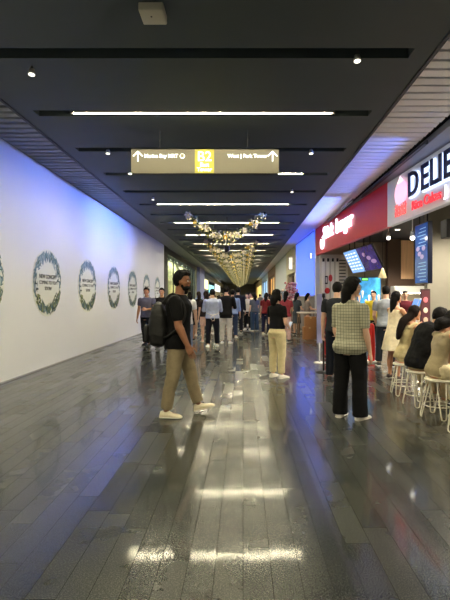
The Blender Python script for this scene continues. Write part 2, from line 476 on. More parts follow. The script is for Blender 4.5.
def wrinkle(me, amp, sc, seed, keep=None):
    vs = me.vertices
    nr = [v.normal.copy() for v in vs]; out = []
    for v, n in zip(vs, nr):
        c = v.co
        a = noise.noise(Vector((c.x * sc, c.y * sc, c.z * sc * 1.6 + seed))) + .5 * noise.noise(Vector((c.x * sc * 2.3, c.y * sc * 2.3 + seed, c.z * sc * 3.1)))
        out.extend(c + n * a * amp)
    vs.foreach_set('co', out); me.update()
def shoe_mesh(s, k, sole=True):
    H = s.H; a, fd = s.J['an' + k], s.J['ft' + k]
    up = Vector((0, 0, 1)) - fd * fd.z; up.normalize()
    sd = fd.cross(up)
    base = a - up * .042 * H
    bm = BM(); bs = BM()
    rings = []; rs = []
    for t, w, h in ((-.042, .016, .02), (-.036, .023, .045), (-.015, .026, .052), (.015, .0265, .05), (.045, .028, .035), (.075, .03, .027), (.098, .026, .02), (.108, .015, .012)):
        ring = []; r2 = []
        for q in range(14):
            an = 2 * PI * q / 14
            x = math.cos(an) * w; z = (math.sin(an) * .5 + .5) * h
            if z < .004: z = .004
            ring.append(bm.verts.new(base + fd * t * H + sd * x * H + up * z * H))
            zz = (math.sin(an) * .5 + .5) * .012
            r2.append(bs.verts.new(base + fd * t * 1.02 * H + sd * math.copysign(abs(math.cos(an)) ** .5, math.cos(an)) * w * 1.06 * H + up * zz * H))
        rings.append(ring); rs.append(r2)
    stitch(bm, rings); stitch(bs, rs)
    return bm, bs

SKIN = {'light': (214, 172, 146), 'mid': (186, 136, 104), 'tan': (140, 94, 66), 'pale': (226, 190, 168)}
def person(label, px, d, H, rz, P, top=(30, 30, 32), bottom=(40, 40, 45), style='short', haircol=(18, 15, 14), skin='light', sleeve=.62, hem=.5, cut='straight', shoes=(230, 228, 220), dress=None, near=False, voxel=None, group=None, topmat=None, x=None, longsleeve=False, sole=(225, 220, 205), tank=False):
    P = dict(P); P['near'] = near
    s = Skel(H, P)
    X = R(px, d) if x is None else x
    root = thing('person', label, 'person', (X, d, 0), math.radians(rz), group)
    vox = voxel or (.0075 if near else (.011 if d < 12 else .016))
    up = s.root(); skm = mat('skin_' + skin, SKIN[skin], .5, bump=.08, bscale=200, vary=.05, vscale=20)
    def fin(me, name, m, wr=0, seed=0):
        me.transform(up)
        if wr: wrinkle(me, wr, 9, seed)
        return link(name, me, m, root, True)
    # body
    bm = BM(); bf = BM()
    torso(bm, s, .455, .845)
    tube(bm, [s.pt(0, -.006, .8), s.pt(0, -.006, .845), s.hc + s.Mh @ Vector((0, -.1, -.25)) * s.hh], [.036 * H, .031 * H * (.92 if s.female else 1.05), .033 * H], 12, 3)
    headshape(bm, s)
    for k in 'LR':
        arm(bm, s, k, 0, 2.0); leg(bm, s, k, SKINLEG); hand(bm, bf, s, k)
        a, fd = s.J['an' + k], s.J['ft' + k]
        tube(bm, [a - Vector((0, 0, .02 * H)) - fd * .02 * H, a - Vector((0, 0, .022 * H)) + fd * .04 * H, a - Vector((0, 0, .03 * H)) + fd * .085 * H], [.019 * H, .018 * H, .012 * H], 8, 2)
    me = fuse(bm, vox, 2)
    b2 = BM(); b2.from_mesh(me); tm = bpy.data.meshes.new('f'); bf.to_mesh(tm); b2.from_mesh(tm); b2.to_mesh(me); b2.free(); bf.free(); bpy.data.meshes.remove(tm)
    fin(me, 'body', skm)
    # clothes
    cv = max(vox, .009)
    if dress:
        zh, fl = dress
        bm = BM(); torso(bm, s, .5, .79 if tank else .83, .010)
        rings = []
        for i in range(8):
            t = i / 7; z = .64 + (zh - .64) * t
            rx = .08 + (.02 + fl) * t ** .8; ry = .062 + (.012 + fl) * t ** .8
            rings.append([bm.verts.new(s.pt(0, 0, max(z, .0)) + Vector(((math.cos(a)) * rx * H * (1 + .04 * t * math.sin(a * 9)), math.sin(a) * ry * H * (1 + .05 * t * math.sin(a * 9)), 0)) ) for a in [2 * PI * q / 40 for q in range(40)]])
        stitch(bm, rings)
        if not tank:
            for k in 'LR': arm(bm, s, k, .01, sleeve, True)
        else:
            for sd in (-1, 1):
                tube(bm, [s.pt(sd * .06, .055, .76), s.pt(sd * .062, .03, .822), s.pt(sd * .06, -.05, .77)], [.008 * H] * 3, 6, 4)
        fin(fuse(bm, cv, 2), 'dress', topmat or cloth(top), .004 if near else .002, px)
    else:
        bm = BM(); torso(bm, s, hem, .79 if tank else .838, .013, flare=.008)
        if not tank:
            for k in 'LR': arm(bm, s, k, .0075, sleeve, True)
        else:
            for sd in (-1, 1): tube(bm, [s.pt(sd * .062, .05, .77), s.pt(sd * .066, 0, .828), s.pt(sd * .06, -.04, .77)], [.02 * H] * 3, 8, 4)
        fin(fuse(bm, cv, 2), 'sleeveless_top' if tank else 'shirt', topmat or cloth(top), .006 if near else .003, px)
        bm = BM(); torso(bm, s, .465, .585, .006)
        for k in 'LR': leg(bm, s, k, TROUS[cut], 2.1, True)
        fin(fuse(bm, cv, 2), 'shorts' if cut == 'shorts' else 'trousers', cloth(bottom), .005 if near else .003, px + 5)
    fin(hair_mesh(s, style, 1.04 if near else 1.0), 'cap' if style == 'cap' else 'hair', mat('hair_%d' % haircol[0], tuple(int(c * .7) for c in haircol), .7, bump=.35, bscale=60, stretch=(1, 1, .15), spec=.15))
    for k in 'LR':
        a, b = shoe_mesh(s, k)
        for q in (a, b): bmesh.ops.transform(q, matrix=up, verts=q.verts)
        so = obj('shoe', a, plain(shoes, .55), root, True)
        obj('sole', b, plain(sole, .6), so, True)
    if near or d < 16:
        T = up @ Matrix.Translation(s.hc) @ s.Mh.to_4x4() @ Matrix.Scale(s.hh, 4)
        for sd in (-1, 1):
            bm = BM(); sph(bm, T @ Vector((sd * .135, .335, .02)), .048 * s.hh, 10, 8); o = obj('eye', bm, plain((225, 222, 215), .2), root, True)
            bm = BM(); sph(bm, T @ Vector((sd * .135, .372, .02)), .025 * s.hh, 8, 6); obj('iris', bm, plain((30, 20, 15), .2), o, True)
            bm = BM(); tube(bm, [T @ Vector((sd * .06, .385, .095)), T @ Vector((sd * .14, .375, .125)), T @ Vector((sd * .22, .32, .095))], [.015 * s.hh] * 3, 6, 2); obj('eyebrow', bm, plain((28, 22, 20), .7), root, True)
        bm = BM(); tube(bm, [T @ Vector((-.1, .375, -.225)), T @ Vector((0, .412, -.222)), T @ Vector((.1, .375, -.225))], [.016 * s.hh, .028 * s.hh, .016 * s.hh], 8, 3); obj('lips', bm, plain((170, 98, 90), .5), root, True)
    return root, s, up
# ================================================================== THE PLACE
Y0, YE = -7.0, 92.0
CX0, CX1 = -3.2, 2.05        # dark ceiling panels
SLX1 = 2.98                  # end of the right slats
WL = -4.0
def fx(d):                   # line of the right-hand shop fronts
    return 3.45 - .07 * (d - 7) if d < 17 else 2.75 - .03 * (d - 17) if d < 22 else 2.6

fl = floor_material()
bm = BM(); box(bm, -6, 9, Y0, YE, -.1, 0); struct('floor', bm, fl)

# ceiling: dark boards with recessed cross grooves every 1.57 m
cm = mat('charcoal_ceiling_paint', (58, 68, 72), .6, vary=.04, vscale=2)
bm = BM(); GP = 1.57; g0 = 4.80; grooves = []
y = g0 - 7 * GP
ys = []
while y < YE: ys.append(y); y += GP
prev = Y0
for y in ys:
    a, b = y - .1, y + .1
    box(bm, CX0, CX1, prev, a, CEIL, CEIL + .18)
    box(bm, CX0, -2.93, a, b, CEIL, CEIL + .18); box(bm, 1.80, CX1, a, b, CEIL, CEIL + .18)
    prev = b
box(bm, CX0, CX1, prev, YE, CEIL, CEIL + .18)
box(bm, CX0, CX1, Y0, YE, CEIL + .18, CEIL + .24)
struct('ceiling', bm, cm)
# plenum above the slatted bands
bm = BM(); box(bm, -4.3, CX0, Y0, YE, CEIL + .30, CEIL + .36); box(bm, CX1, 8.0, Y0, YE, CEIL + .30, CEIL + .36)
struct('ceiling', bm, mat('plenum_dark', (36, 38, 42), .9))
# slatted bands (cross-wise baffles)
def slats(x0, x1, pitch, w, th, tilt, m, name):
    bm = BM(); y = Y0 + .1
    while y < 70:
        M = Matrix.Translation((0, y, CEIL + .045)) @ Matrix.Rotation(tilt, 4, 'X')
        box(bm, x0, x1, -w / 2, w / 2, -th / 2, th / 2, 0, M); y += pitch
    return struct(name, bm, m)
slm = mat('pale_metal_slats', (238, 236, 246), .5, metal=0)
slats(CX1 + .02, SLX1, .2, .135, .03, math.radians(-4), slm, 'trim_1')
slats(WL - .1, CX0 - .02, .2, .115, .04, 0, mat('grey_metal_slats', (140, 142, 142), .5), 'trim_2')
bm = BM(); box(bm, CX1 - .03, CX1 + .01, Y0, YE, CEIL - .015, CEIL + .25); box(bm, CX0 - .01, CX0 + .03, Y0, YE, CEIL - .015, CEIL + .25)
struct('trim_3', bm, plain((38, 40, 44), .5))
# soffit right of the slats
bm = BM(); box(bm, SLX1 + .15, 8.0, Y0, YE, CEIL - .01, CEIL + .1)
struct('trim_4', bm, plain((150, 150, 165), .55))

# left hoarding wall
wm = mat('white_hoarding_board', (228, 231, 240), .55, vary=.02, vscale=.6)
bm = BM(); box(bm, WL - .15, WL, Y0, 22.8, 0, CEIL + .02); struct('wall_left', bm, wm)
bm = BM(); box(bm, WL, WL + .03, Y0, 22.8, 0, .02); struct('baseboard_left', bm, plain((150, 150, 155), .5))
bm = BM(); box(bm, WL - .2, WL + .04, 22.8, 23.7, 0, CEIL + .02); struct('trim_5', bm, plain((30, 30, 32), .4))
# left glazed shop front with pale curtains
glass = pane_material()
gw = thing('window_1', None, None, (0, 0, 0)); gw['kind'] = 'structure'
cur = mat('pale_green_curtain', (196, 196, 160), .8, vary=.25, vscale=1.2, stretch=(1, 3, .12))
bm = BM()
rows = []
for i in range(200):
    yy = 23.8 + i * .07; xx = WL - .6 + .06 * math.sin(i * 1.3)
    rows.append((xx, yy))
for (a, b), (c, d2) in zip(rows, rows[1:]):
    f = bm.faces.new([bm.verts.new(v) for v in ((a, b, .05), (c, d2, .05), (c, d2, 3.7), (a, b, 3.7))])
obj('curtain', bm, cur, gw)
bm = BM()
for i in range(7): box(bm, WL - .06, WL, 23.7 + i * 2.3, 23.78 + i * 2.3, 0, 3.75)
box(bm, WL - .06, WL, 23.7, 37.6, 3.7, CEIL); box(bm, WL - .06, WL, 23.7, 37.6, 0, .1); obj('window_frame', bm, plain((60, 62, 60), .4, metal=.5), gw)
bm = BM()
for i in range(6): box(bm, WL - .035, WL - .025, 23.78 + i * 2.3, 26.0 + i * 2.3, .1, 3.7)
obj('window_pane', bm, glass, gw)
bm = BM(); box(bm, WL - .9, WL - .8, 23, YE, 0, CEIL + .3); box(bm, WL - .15, WL, 37.6, 39, 0, CEIL)
struct('wall_left', bm, plain((120, 128, 120), .7))
# further left shops: blue-purple column, lit shop panels
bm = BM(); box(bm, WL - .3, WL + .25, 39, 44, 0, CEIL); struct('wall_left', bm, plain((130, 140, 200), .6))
bm = BM(); box(bm, WL - .3, WL, 44, YE, 0, 2.2); box(bm, WL - .3, WL, 44, YE, 3.3, CEIL); struct('wall_left', bm, plain((110, 105, 100), .6))
for (a, b, z0, z1, c, e, lab) in ((44.5, 50, 2.2, 3.3, (250, 240, 170), 1.6, 'warm yellow lit shop sign panel on the far left shop front'),
                                  (51, 60, 1.9, 2.9, (120, 220, 235), 1.6, 'cyan lit screen on the far left shop front'),
                                  (62, 76, 2.2, 3.3, (230, 235, 240), 1.2, 'cool white lit panel on the left near the corridor end')):
    t = thing('shop_sign', lab, 'sign', (WL, (a + b) / 2, z0))
    bm = BM(); box(bm, -.02, .12, -(b - a) / 2, (b - a) / 2, 0, z1 - z0); obj('housing', bm, plain((60, 60, 62)), t)
    bm = BM(); box(bm, .12, .14, -(b - a) / 2 + .06, (b - a) / 2 - .06, .05, z1 - z0 - .05); obj('lit_face', bm, glow(c, e), t)
    M = None
bm = BM(); box(bm, -6, 8, YE, YE + .2, 0, CEIL + .4); struct('wall_back', bm, plain((60, 62, 66)))
bm = BM(); box(bm, -6, 9, Y0 - .2, Y0, 0, CEIL + .4); struct('wall_front', bm, plain((120, 118, 112)))

# ---- round graphics on the hoarding
def leaf(bm, c, ang, L, W, x, mi):
    """one small flat leaf printed in the ring, in the panel plane"""
    d = Vector((0, math.cos(ang), math.sin(ang))); n = Vector((0, -math.sin(ang), math.cos(ang)))
    c = Vector((x, c[0], c[1]))
    pts = [c, c + d * L * .3 + n * W * .5, c + d * L * .7 + n * W * .4, c + d * L, c + d * L * .7 - n * W * .4, c + d * L * .3 - n * W * .5]
    f = bm.faces.new([bm.verts.new(p) for p in pts]); f.material_index = mi
def wreath_disc():
    rnd = random.Random(3); RAD = .685
    t = thing('round_wall_graphic', 'x', 'wall graphic', (WL, 0, 1.72))
    bm = BM(); cyl(bm, (0.001, 0, 0), (.006, 0, 0), RAD, seg=64); obj('disc', bm, plain((226, 230, 226), .5), t)
    bm = BM()
    k = 0
    for i in range(620):
        a = rnd.uniform(0, 2 * PI)
        if abs(math.sin(a)) < .45 and rnd.random() < .6: continue
        rr = RAD * (1 - abs(rnd.gauss(0, .14)) - .02); L = rnd.uniform(.07, .2)
        sgn = rnd.choice((-1, 1)); lead = rnd.uniform(.2, 1.3)
        dirn = a + PI + sgn * lead if rnd.random() < .5 else a + sgn * PI / 2 + rnd.uniform(-.4, .4)
        if abs(math.cos(a)) < .5: dirn = (PI / 2 if math.sin(a) < 0 else -PI / 2) + rnd.uniform(-.7, .7)
        c = (rr * math.cos(a), rr * math.sin(a))
        tip = (c[0] + L * math.cos(dirn), c[1] + L * math.sin(dirn))
        if math.hypot(*tip) > RAD * .985 or math.hypot(*tip) < .4 or rr < .42: continue
        up_ = math.sin(a)
        mi = rnd.choice((0, 0, 1, 3)) if up_ > .1 else rnd.choice((1, 2, 2, 0, 4)) if up_ < -.3 else rnd.choice((0, 1, 3, 4))
        k += 1
        leaf(bm, c, dirn, L, L * rnd.uniform(.16, .3), .008 + k * .000012, mi)
    obj('leaf_wreath', bm, [plain((110, 142, 160), .6), plain((84, 112, 112), .6), plain((136, 148, 104), .6), plain((160, 180, 194), .6), plain((50, 66, 70), .6)], t)
    for i, (s_, zz) in enumerate((('NEW CONCEPT', .12), ('COMING TO YOU', 0), ('SOON!', -.12))):
        lettering('lettering', s_, .112 if i == 0 else .1, basis((.014, 0, zz), (0, 1, 0), (0, 0, 1)), plain((70, 74, 80), .6), t, .001, bold=.002 if i == 0 else 0)
    return t
# text runs left-to-right as seen from the corridor: from +X side, reading direction is -Y -> flip handled by basis
proto = wreath_disc()
nm = ['cut off at the left edge of the photo', 'first whole one from the left of the photo', 'second whole one from the left', 'third whole one from the left', 'fourth whole one from the left', 'above the patterned shirt man', 'the farthest one']
for i in range(7):
    o = proto if i == 0 else copy_tree(proto)
    o.location = (WL, 6.85 + 2.36 * i, 1.72); o['label'] = 'round leaf-wreath graphic on white hoarding, ' + nm[i]; o['group'] = 'round graphics on the hoarding'

# ---- ceiling strip lights
LIT = glow((255, 243, 204), 54 / ES)
lab = ['over the place behind the viewer', 'overhead just behind the viewer', 'above the top edge of the photo', 'brightest and nearest, above the hanging sign', 'just behind the hanging sign', 'in front of the nearest garland', 'behind the nearest garland']
def strip():
    t = thing('ceiling_light', 'x', 'light', (0, 0, CEIL), 0, 'linear ceiling lights')
    bm = BM(); box(bm, -2.45, 1.30, -.05, .05, .024, .07); box(bm, -2.45, 1.30, -.034, -.022, .008, .024); box(bm, -2.45, 1.30, .022, .034, .008, .024); obj('housing', bm, plain((90, 90, 88), .5), t)
    bm = BM(); box(bm, -2.41, 1.26, -.021, .021, .013, .0238); obj('diffuser', bm, LIT, t)
    bm = BM(); box(bm, -2.45, 1.30, -.01, .01, .07, .18); obj('mounting_rail', bm, plain((120, 116, 96), .4), t)
    return t
st = strip(); i = 0; yy = g0 - 5 * GP + GP
k = 0
y = g0 + GP - 4 * 2 * GP
names = {}
while y < 88:
    o = st if k == 0 else copy_tree(st); o.location = (0, y + .02, CEIL)
    j = k
    word = ['behind the viewer, the last one', 'behind the viewer, second from last', 'overhead, just behind the viewer', 'overhead, above the top edge of the photo', 'the nearest and brightest, above the hanging sign', 'partly hidden behind the hanging sign', 'in front of the nearest garland', 'right behind the nearest garland', 'second behind the nearest garland']
    if k < len(word): o['label'] = 'warm white linear ceiling light, ' + word[k]
    else: o['label'] = 'thin pale linear ceiling light far down the corridor, beyond the first two garlands'
    y += 2 * GP; k += 1

# ---- small ceiling fittings
def spot(px, py, lab, d=None):
    d = d or (CEIL - CAMZ) * F / (VY - py); X = R(px, d)
    t = thing('ceiling_spotlight', lab, 'spotlight', (X, d, CEIL))
    bm = BM(); cyl(bm, (0, 0, .02), (0, 0, -.05), .012); obj('stem', bm, plain((60, 60, 60)), t)
    bm = BM(); cyl(bm, (0, 0, -.04), (0, -.01, -.10), .03, .042); obj('lamp_housing', bm, plain((150, 150, 145), .4), t, True)
    bm = BM(); cyl(bm, (0, -.01, -.099), (0, -.0105, -.106), .034); obj('lens', bm, glow((255, 250, 230), 2.5), t)
for px, py, lab_ in ((357, 52, 'small white ceiling spotlight at the right of the first groove'), (32, 66, 'small white ceiling spotlight at the upper left'),
                     (108, 148, 'tiny ceiling spotlight left of the hanging sign'), (311, 148, 'tiny ceiling spotlight right of the hanging sign'),
                     (153, 196, 'tiny ceiling spotlight below the left end of the hanging sign'), (292, 188, 'tiny ceiling spotlight below the right end of the hanging sign')):
    spot(px, py, lab_)
t = thing('access_point', 'cream square access point box on the dark ceiling at the top of the photo', 'access point', (R(153, 4.08), 4.08, CEIL))
bm = BM(); box(bm, -.11, .11, -.11, .11, -.07, .03, .012); obj('casing', bm, plain((196, 192, 176), .4), t, True)
bm = BM(); cyl(bm, (-.01, -.02, -.07), (-.01, -.02, -.074), .008); obj('status_light', bm, plain((60, 60, 60)), t)
t = thing('smoke_detector', 'small black pendant sensor hanging behind the nearest garland', 'detector', (R(227, 14.6), 14.6, CEIL))
bm = BM(); cyl(bm, (0, 0, .0), (0, 0, -.95), .012); obj('rod', bm, plain((25, 25, 25)), t)
bm = BM(); cyl(bm, (0, 0, -.95), (0, 0, -1.15), .09, .07, seg=16); obj('sensor', bm, plain((15, 15, 18)), t)

# ---- hanging direction sign
d = 7.0; x0, x1 = R(131, d), R(279, d); z0, z1 = Z(174, d), Z(149, d)
t = thing('direction_sign', 'olive brown hanging direction sign with yellow centre square', 'sign', ((x0 + x1) / 2, d, z0))
w = (x1 - x0) / 2; h = z1 - z0
bm = BM(); box(bm, -w, w, 0, .09, 0, h, .006); obj('sign_box', bm, plain((26, 27, 26), .5), t)
bm = BM(); box(bm, -w + .005, w - .005, -.006, .001, .012, h - .008); obj('sign_face', bm, mat('sign_face_olive', (88, 84, 70), .6), t)
cx = R(204.5, d) - (x0 + x1) / 2; cw = 9.6 / 450 * d
bm = BM(); box(bm, cx - cw, cx + cw, -.010, -.005, .012, h - .008); obj('centre_square', bm, mat('sign_yellow', (150, 144, 44), .6, emit=.12), t)
WH = glow((226, 232, 226), 1.2)
def sb(x, z): return basis((x, -.012, z), (1, 0, 0), (0, 0, 1))
lettering('lettering', 'B2', .215, sb(cx, h * .68), WH, t, .001, bold=.002)
lettering('lettering', 'East', .085, sb(cx, h * .36), WH, t, .001, bold=.002); lettering('lettering', 'Tower', .085, sb(cx, h * .17), WH, t, .001, bold=.002)
lettering('lettering', 'Marina Bay MRT', .078, sb(-w + .47, h * .71), WH, t, .001, bold=.003)
lettering('lettering', 'West | Park Tower', .078, sb(w - .49, h * .71), WH, t, .001, bold=.003)
def arrow(x):
    bm = BM(); zc = h * .70
    for (a, b, c, e_) in ((0, -.08, 0, .075),): box(bm, x - .01, x + .01, -.013, -.009, zc - .08, zc + .07)
    for sd in (-1, 1):
        M = Matrix.Translation((x, -.011, zc + .075)) @ Matrix.Rotation(sd * math.radians(45), 4, 'Y')
        box(bm, -.01, .01, -.002, .002, -.105, .004, 0, M)
    obj('arrow', bm, WH, t)
arrow(-w + .11); arrow(w - .10)
bm = BM(); cyl(bm, (-w + .80, -.009, h * .71), (-w + .80, -.013, h * .71), .04, seg=20); ic = obj('train_symbol', bm, WH, t)
bm = BM(); box(bm, -w + .775, -w + .825, -.015, -.012, h * .71 - .022, h * .71 + .03, .006); obj('train_shape', bm, plain((110, 104, 80)), ic)
for xx in (-w * .62, w * .58):
    bm = BM(); cyl(bm, (xx, .045, h), (xx, .045, CEIL - z0 + .02), .008); obj('hanger_rod', bm, plain((40, 40, 40), .4), t)

# ---- garlands
def garland():
    t = thing('garland', 'x', 'garland', (0, 0, 0), 0, 'festive garlands under the ceiling')
    rnd = random.Random(11); SAG = .74
    def P(u): return Vector((u * 1.2, 0, -.06 - SAG * (1 - abs(u) ** 1.45)))
    bm = BM(); tube(bm, [P(-1 + i / 6) for i in range(13)], [.03] * 13, 8, 2); obj('vine', bm, plain((46, 52, 30), .8), t, True)
    bm = BM()
    for i in range(620):
        u = rnd.uniform(-1, 1); c = P(u) + Vector((rnd.gauss(0, .03), rnd.gauss(0, .07), rnd.gauss(0, .07)))
        dr = Vector((rnd.uniform(-1, 1), rnd.uniform(-1, 1), rnd.uniform(-1, 1))).normalized(); sdv = dr.orthogonal().normalized()
        L = rnd.uniform(.08, .17); W = L * .24
        mid = c + dr * L * .5 + dr.cross(sdv) * L * .08
        f = bm.faces.new([bm.verts.new(q) for q in (c, mid + sdv * W, c + dr * L, mid - sdv * W)]); f.material_index = rnd.choice((0, 0, 1, 2))
    obj('foliage', bm, [plain((58, 72, 40), .7), plain((120, 122, 60), .6), plain((150, 150, 130), .6)], t)
    bm = BM()
    for i in range(130):
        u = rnd.uniform(-1, 1); c = P(u) + Vector((rnd.gauss(0, .03), rnd.gauss(0, .09), rnd.gauss(0, .075) - .01))
        bmesh.ops.create_icosphere(bm, subdivisions=1, radius=rnd.uniform(.009, .018), matrix=Matrix.Translation(c))
    o = obj('fairy_lights', bm, glow((255, 226, 145), 3.4), t); o['kind'] = 'stuff'
    for i in range(13):
        u = -.93 + i * .155 + rnd.uniform(-.02, .02); c = P(u) + Vector((0, -.10, rnd.uniform(-.06, .05)))
        r_ = rnd.uniform(.09, .14); bm = BM()
        for p_ in range(6):
            a = p_ * PI / 3; dv = Vector((math.cos(a), -.25, math.sin(a))).normalized(); sv = dv.cross(Vector((0, 1, 0))).normalized()
            vs = [c, c + dv * r_ * .5 + sv * r_ * .34, c + dv * r_, c + dv * r_ * .5 - sv * r_ * .34, c + dv * r_ * .5 + Vector((0, -.02, 0))]
            V = [bm.verts.new(q) for q in vs]
            for tri in ((0, 1, 4), (1, 2, 4), (2, 3, 4), (3, 0, 4)): bm.faces.new([V[q] for q in tri])
        gold = i in (1, 6, 10)
        fo = obj('flower', bm, plain((190, 156, 60) if gold else (186, 180, 160), .5), t)
        if gold: fo['label'] = 'golden flower'
        bm = BM(); sph(bm, c + Vector((0, -.02, 0)), .018, 8, 6); obj('flower_centre', bm, plain((240, 220, 120), .5), fo)
    for sd in (-1, 1):
        bm = BM(); cyl(bm, (sd * 1.2, 0, -.07), (sd * 1.2, 0, .0), .035, .035); obj('ceiling_hook', bm, plain((18, 18, 18)), t)
    for zz, u in ((-.12, -.4), (-.14, 0), (-.12, .45)):
        bm = BM(); p = P(u); tube(bm, [p, p + Vector((.01, -.03, -.08)), p + Vector((0, -.03, zz - .06))], [.006, .012, .01], 6, 2); obj('drop_crystal', bm, plain((230, 230, 220), .2), t)
    return t
gar = garland(); gy = [13.8, 20.4] + [23.7 + 3.14 * i for i in range(17)]
for i, yv in enumerate(gy):
    o = gar if i == 0 else copy_tree(gar); o.location = (-.53, yv, CEIL)
    o['label'] = ['nearest swag garland of gold and white flowers under the ceiling', 'second swag garland of fairy lights, right behind the nearest one', 'third swag garland with fairy lights in the row'][i] if i < 3 else 'one of the far overlapping garlands glowing along the ceiling centre'
    if i >= 3: o['group'] = 'far garlands'

# ================================================================== RIGHT SIDE SHOPS
def fascia(name_bm, y0, y1, z0, z1, th=.12, off=0):
    bm = BM()
    P = [(fx(y0) + off, y0), (fx(y1) + off, y1), (fx(y1) + off + th, y1), (fx(y0) + off + th, y0)]
    lo = [bm.verts.new((p[0], p[1], z0)) for p in P]; hi = [bm.verts.new((p[0], p[1], z1)) for p in P]
    stitch(bm, [lo, hi]); bmesh.ops.recalc_face_normals(bm, faces=bm.faces)
    return bm
ROOTX = lambda y: (fx(y), y, 0)
def signbasis(y, z, out=.02, rot=0):     # a frame on the fascia, x axis running towards the viewer (reads left to right)
    dr = Vector((fx(y - .5) - fx(y + .5), -1, 0)).normalized()
    n = Vector((-dr.y, dr.x, 0)) * -1
    nrm = dr.cross(Vector((0, 0, 1)))
    o = Vector((fx(y), y, z)) + nrm * out
    return basis(o, dr, (0, 0, 1))
t = thing('shop_sign', 'dark red fascia sign with glowing white burger shop lettering', 'sign')
redm = mat('red_fascia', (176, 22, 38), .45, emit=.12)
obj('fascia_panel', fascia('', 10.1, 17, 3.0, 4.0), redm, t)
GW = glow((236, 236, 255), 2.4)
lettering('lettering', 'Shiok', .56, signbasis(15.1, 3.62, .035), GW, t, .02, bold=.016)
lettering('lettering', 'burger', .62, signbasis(13.3, 3.62, .035), GW, t, .02, bold=.016)
bm = BM(); M = signbasis(15.9, 3.34, .03)
for a0 in range(10):
    a, b = a0 * PI / 6 + 2.4, (a0 + 1) * PI / 6 + 2.4
    cyl(bm, M @ Vector((math.cos(a) * .2, math.sin(a) * .2, 0)), M @ Vector((math.cos(b) * .2, math.sin(b) * .2, 0)), .03, seg=6)
obj('ring_logo', bm, GW, t)
lettering('lettering', 'b', .26, signbasis(15.9, 3.32, .035), GW, t, .02, bold=.01)

t = thing('shop_sign', 'pale grey fascia sign with navy DELI letters and pink berry logo', 'sign')
obj('fascia_panel', fascia('', 4.2, 10.08, 3.0, 3.98), mat('pale_sign_panel', (200, 198, 204), .5, emit=.12), t)
# letters: white halo edge behind navy faces
def ly(px): # where a picture column meets the fascia
    yv = 8.0
    for _ in range(30): yv = fx(yv) * F / (px - VX)
    return yv
navy = plain((14, 20, 74), .35); halo = glow((196, 220, 255), 1.9)
for ch, px in (('D', 416), ('E', 427.7), ('L', 437), ('I', 443.6), ('E', 451.5)):
    yv = ly(px); zz = 3.60
    b = lettering('halo_letter', ch, .66, signbasis(yv - .02, zz - .015, .03), halo, t, .012, bold=.026)
    lettering('letter_face', ch, .66, signbasis(yv, zz, .06), navy, t, .012, bold=.010)
yv = ly(402.5); M = signbasis(yv, 3.6, .04)
bm = BM(); sph(bm, (0, 0, 0), (.3, .27, .025), 20, 12, M @ Matrix.Translation((0, -.02, 0)) @ Matrix.Rotation(0, 4, 'X')); obj('berry_logo', bm, glow((248, 176, 206), 1.1), t, True)
bm = BM()
for a in range(5):
    an = PI / 2 + (a - 2) * .5; sph(bm, (0, 0, 0), (.03, .09, .012), 8, 6, M @ Matrix.Translation((math.cos(an) * .08, .22 + math.sin(an) * .03, .01)) @ Matrix.Rotation((a - 2) * -.5, 4, 'Z'))
obj('berry_leaf', bm, glow((255, 215, 230), 1.2), t, True)
lettering('lettering', '甜甜', .27, signbasis(ly(402.2), 3.22, .04), glow((235, 90, 90), 1.1), t, .012, bold=.004)
lettering('lettering', 'Rice Cakes', .25, signbasis(ly(427.5), 3.19, .04), glow((225, 50, 60), 1.1), t, .01, bold=.003)
lettering('lettering', 'J', .25, signbasis(ly(448), 3.2, .04), GW, t, .01, bold=.006)
t['category'] = 'sign'
bm = fascia('', -2, 4.15, 3.0, 3.98); struct('trim_6', bm, plain((120, 118, 118), .5))

# interior shell of the food shops
taupe = mat('taupe_wall', (150, 140, 124), .7, vary=.05)
bm = BM(); box(bm, 3.95, 8.5, 9.65, 9.8, 0, 3.45); struct('wall_right', bm, mat('beige_wall', (138, 133, 118), .7, vary=.03))
bm = BM(); box(bm, 2.87, 8.5, 16.6, 16.8, 0, 4.0); struct('wall_right', bm, taupe)
bm = BM(); box(bm, 8.5, 8.7, -2, 17, 0, 4.0); struct('wall_right', bm, taupe)
bm = BM(); box(bm, 3.75, 8.5, -2, 16.6, 3.45, 3.6); struct('ceiling', bm, plain((44, 44, 50), .7))
# wall with timber panels and kitchen opening facing the viewer
t = thing('timber_wall_panel', 'light timber panel over the kitchen hatch between dark brown columns', 'panel', (0, 15.6, 0))
DK = 15.6
bm = BM(); box(bm, R(388, DK), R(401, DK), 0, .25, 1.2, 3.44); box(bm, R(401, DK), R(432, DK), 0, .25, Z(286, DK), Z(279, DK)); box(bm, R(414, DK), R(440, DK), .02, .25, Z(279, DK), 3.44)
obj('brown_frame', bm, plain((74, 56, 44), .5), t)
bm = BM(); box(bm, R(401, DK), R(414, DK), .03, .2, Z(279, DK), 3.40)
obj('timber_board', bm, mat('light_timber', (238, 196, 150), .5, vary=.15, vscale=3, stretch=(6, 1, .3)), t)
bm = BM(); box(bm, R(388, DK), R(401, DK), 0, .3, 0, 1.2); box(bm, R(401, DK), R(440, DK), 0, .3, 0, .9); obj('lower_wall', bm, plain((110, 100, 88), .6), t)
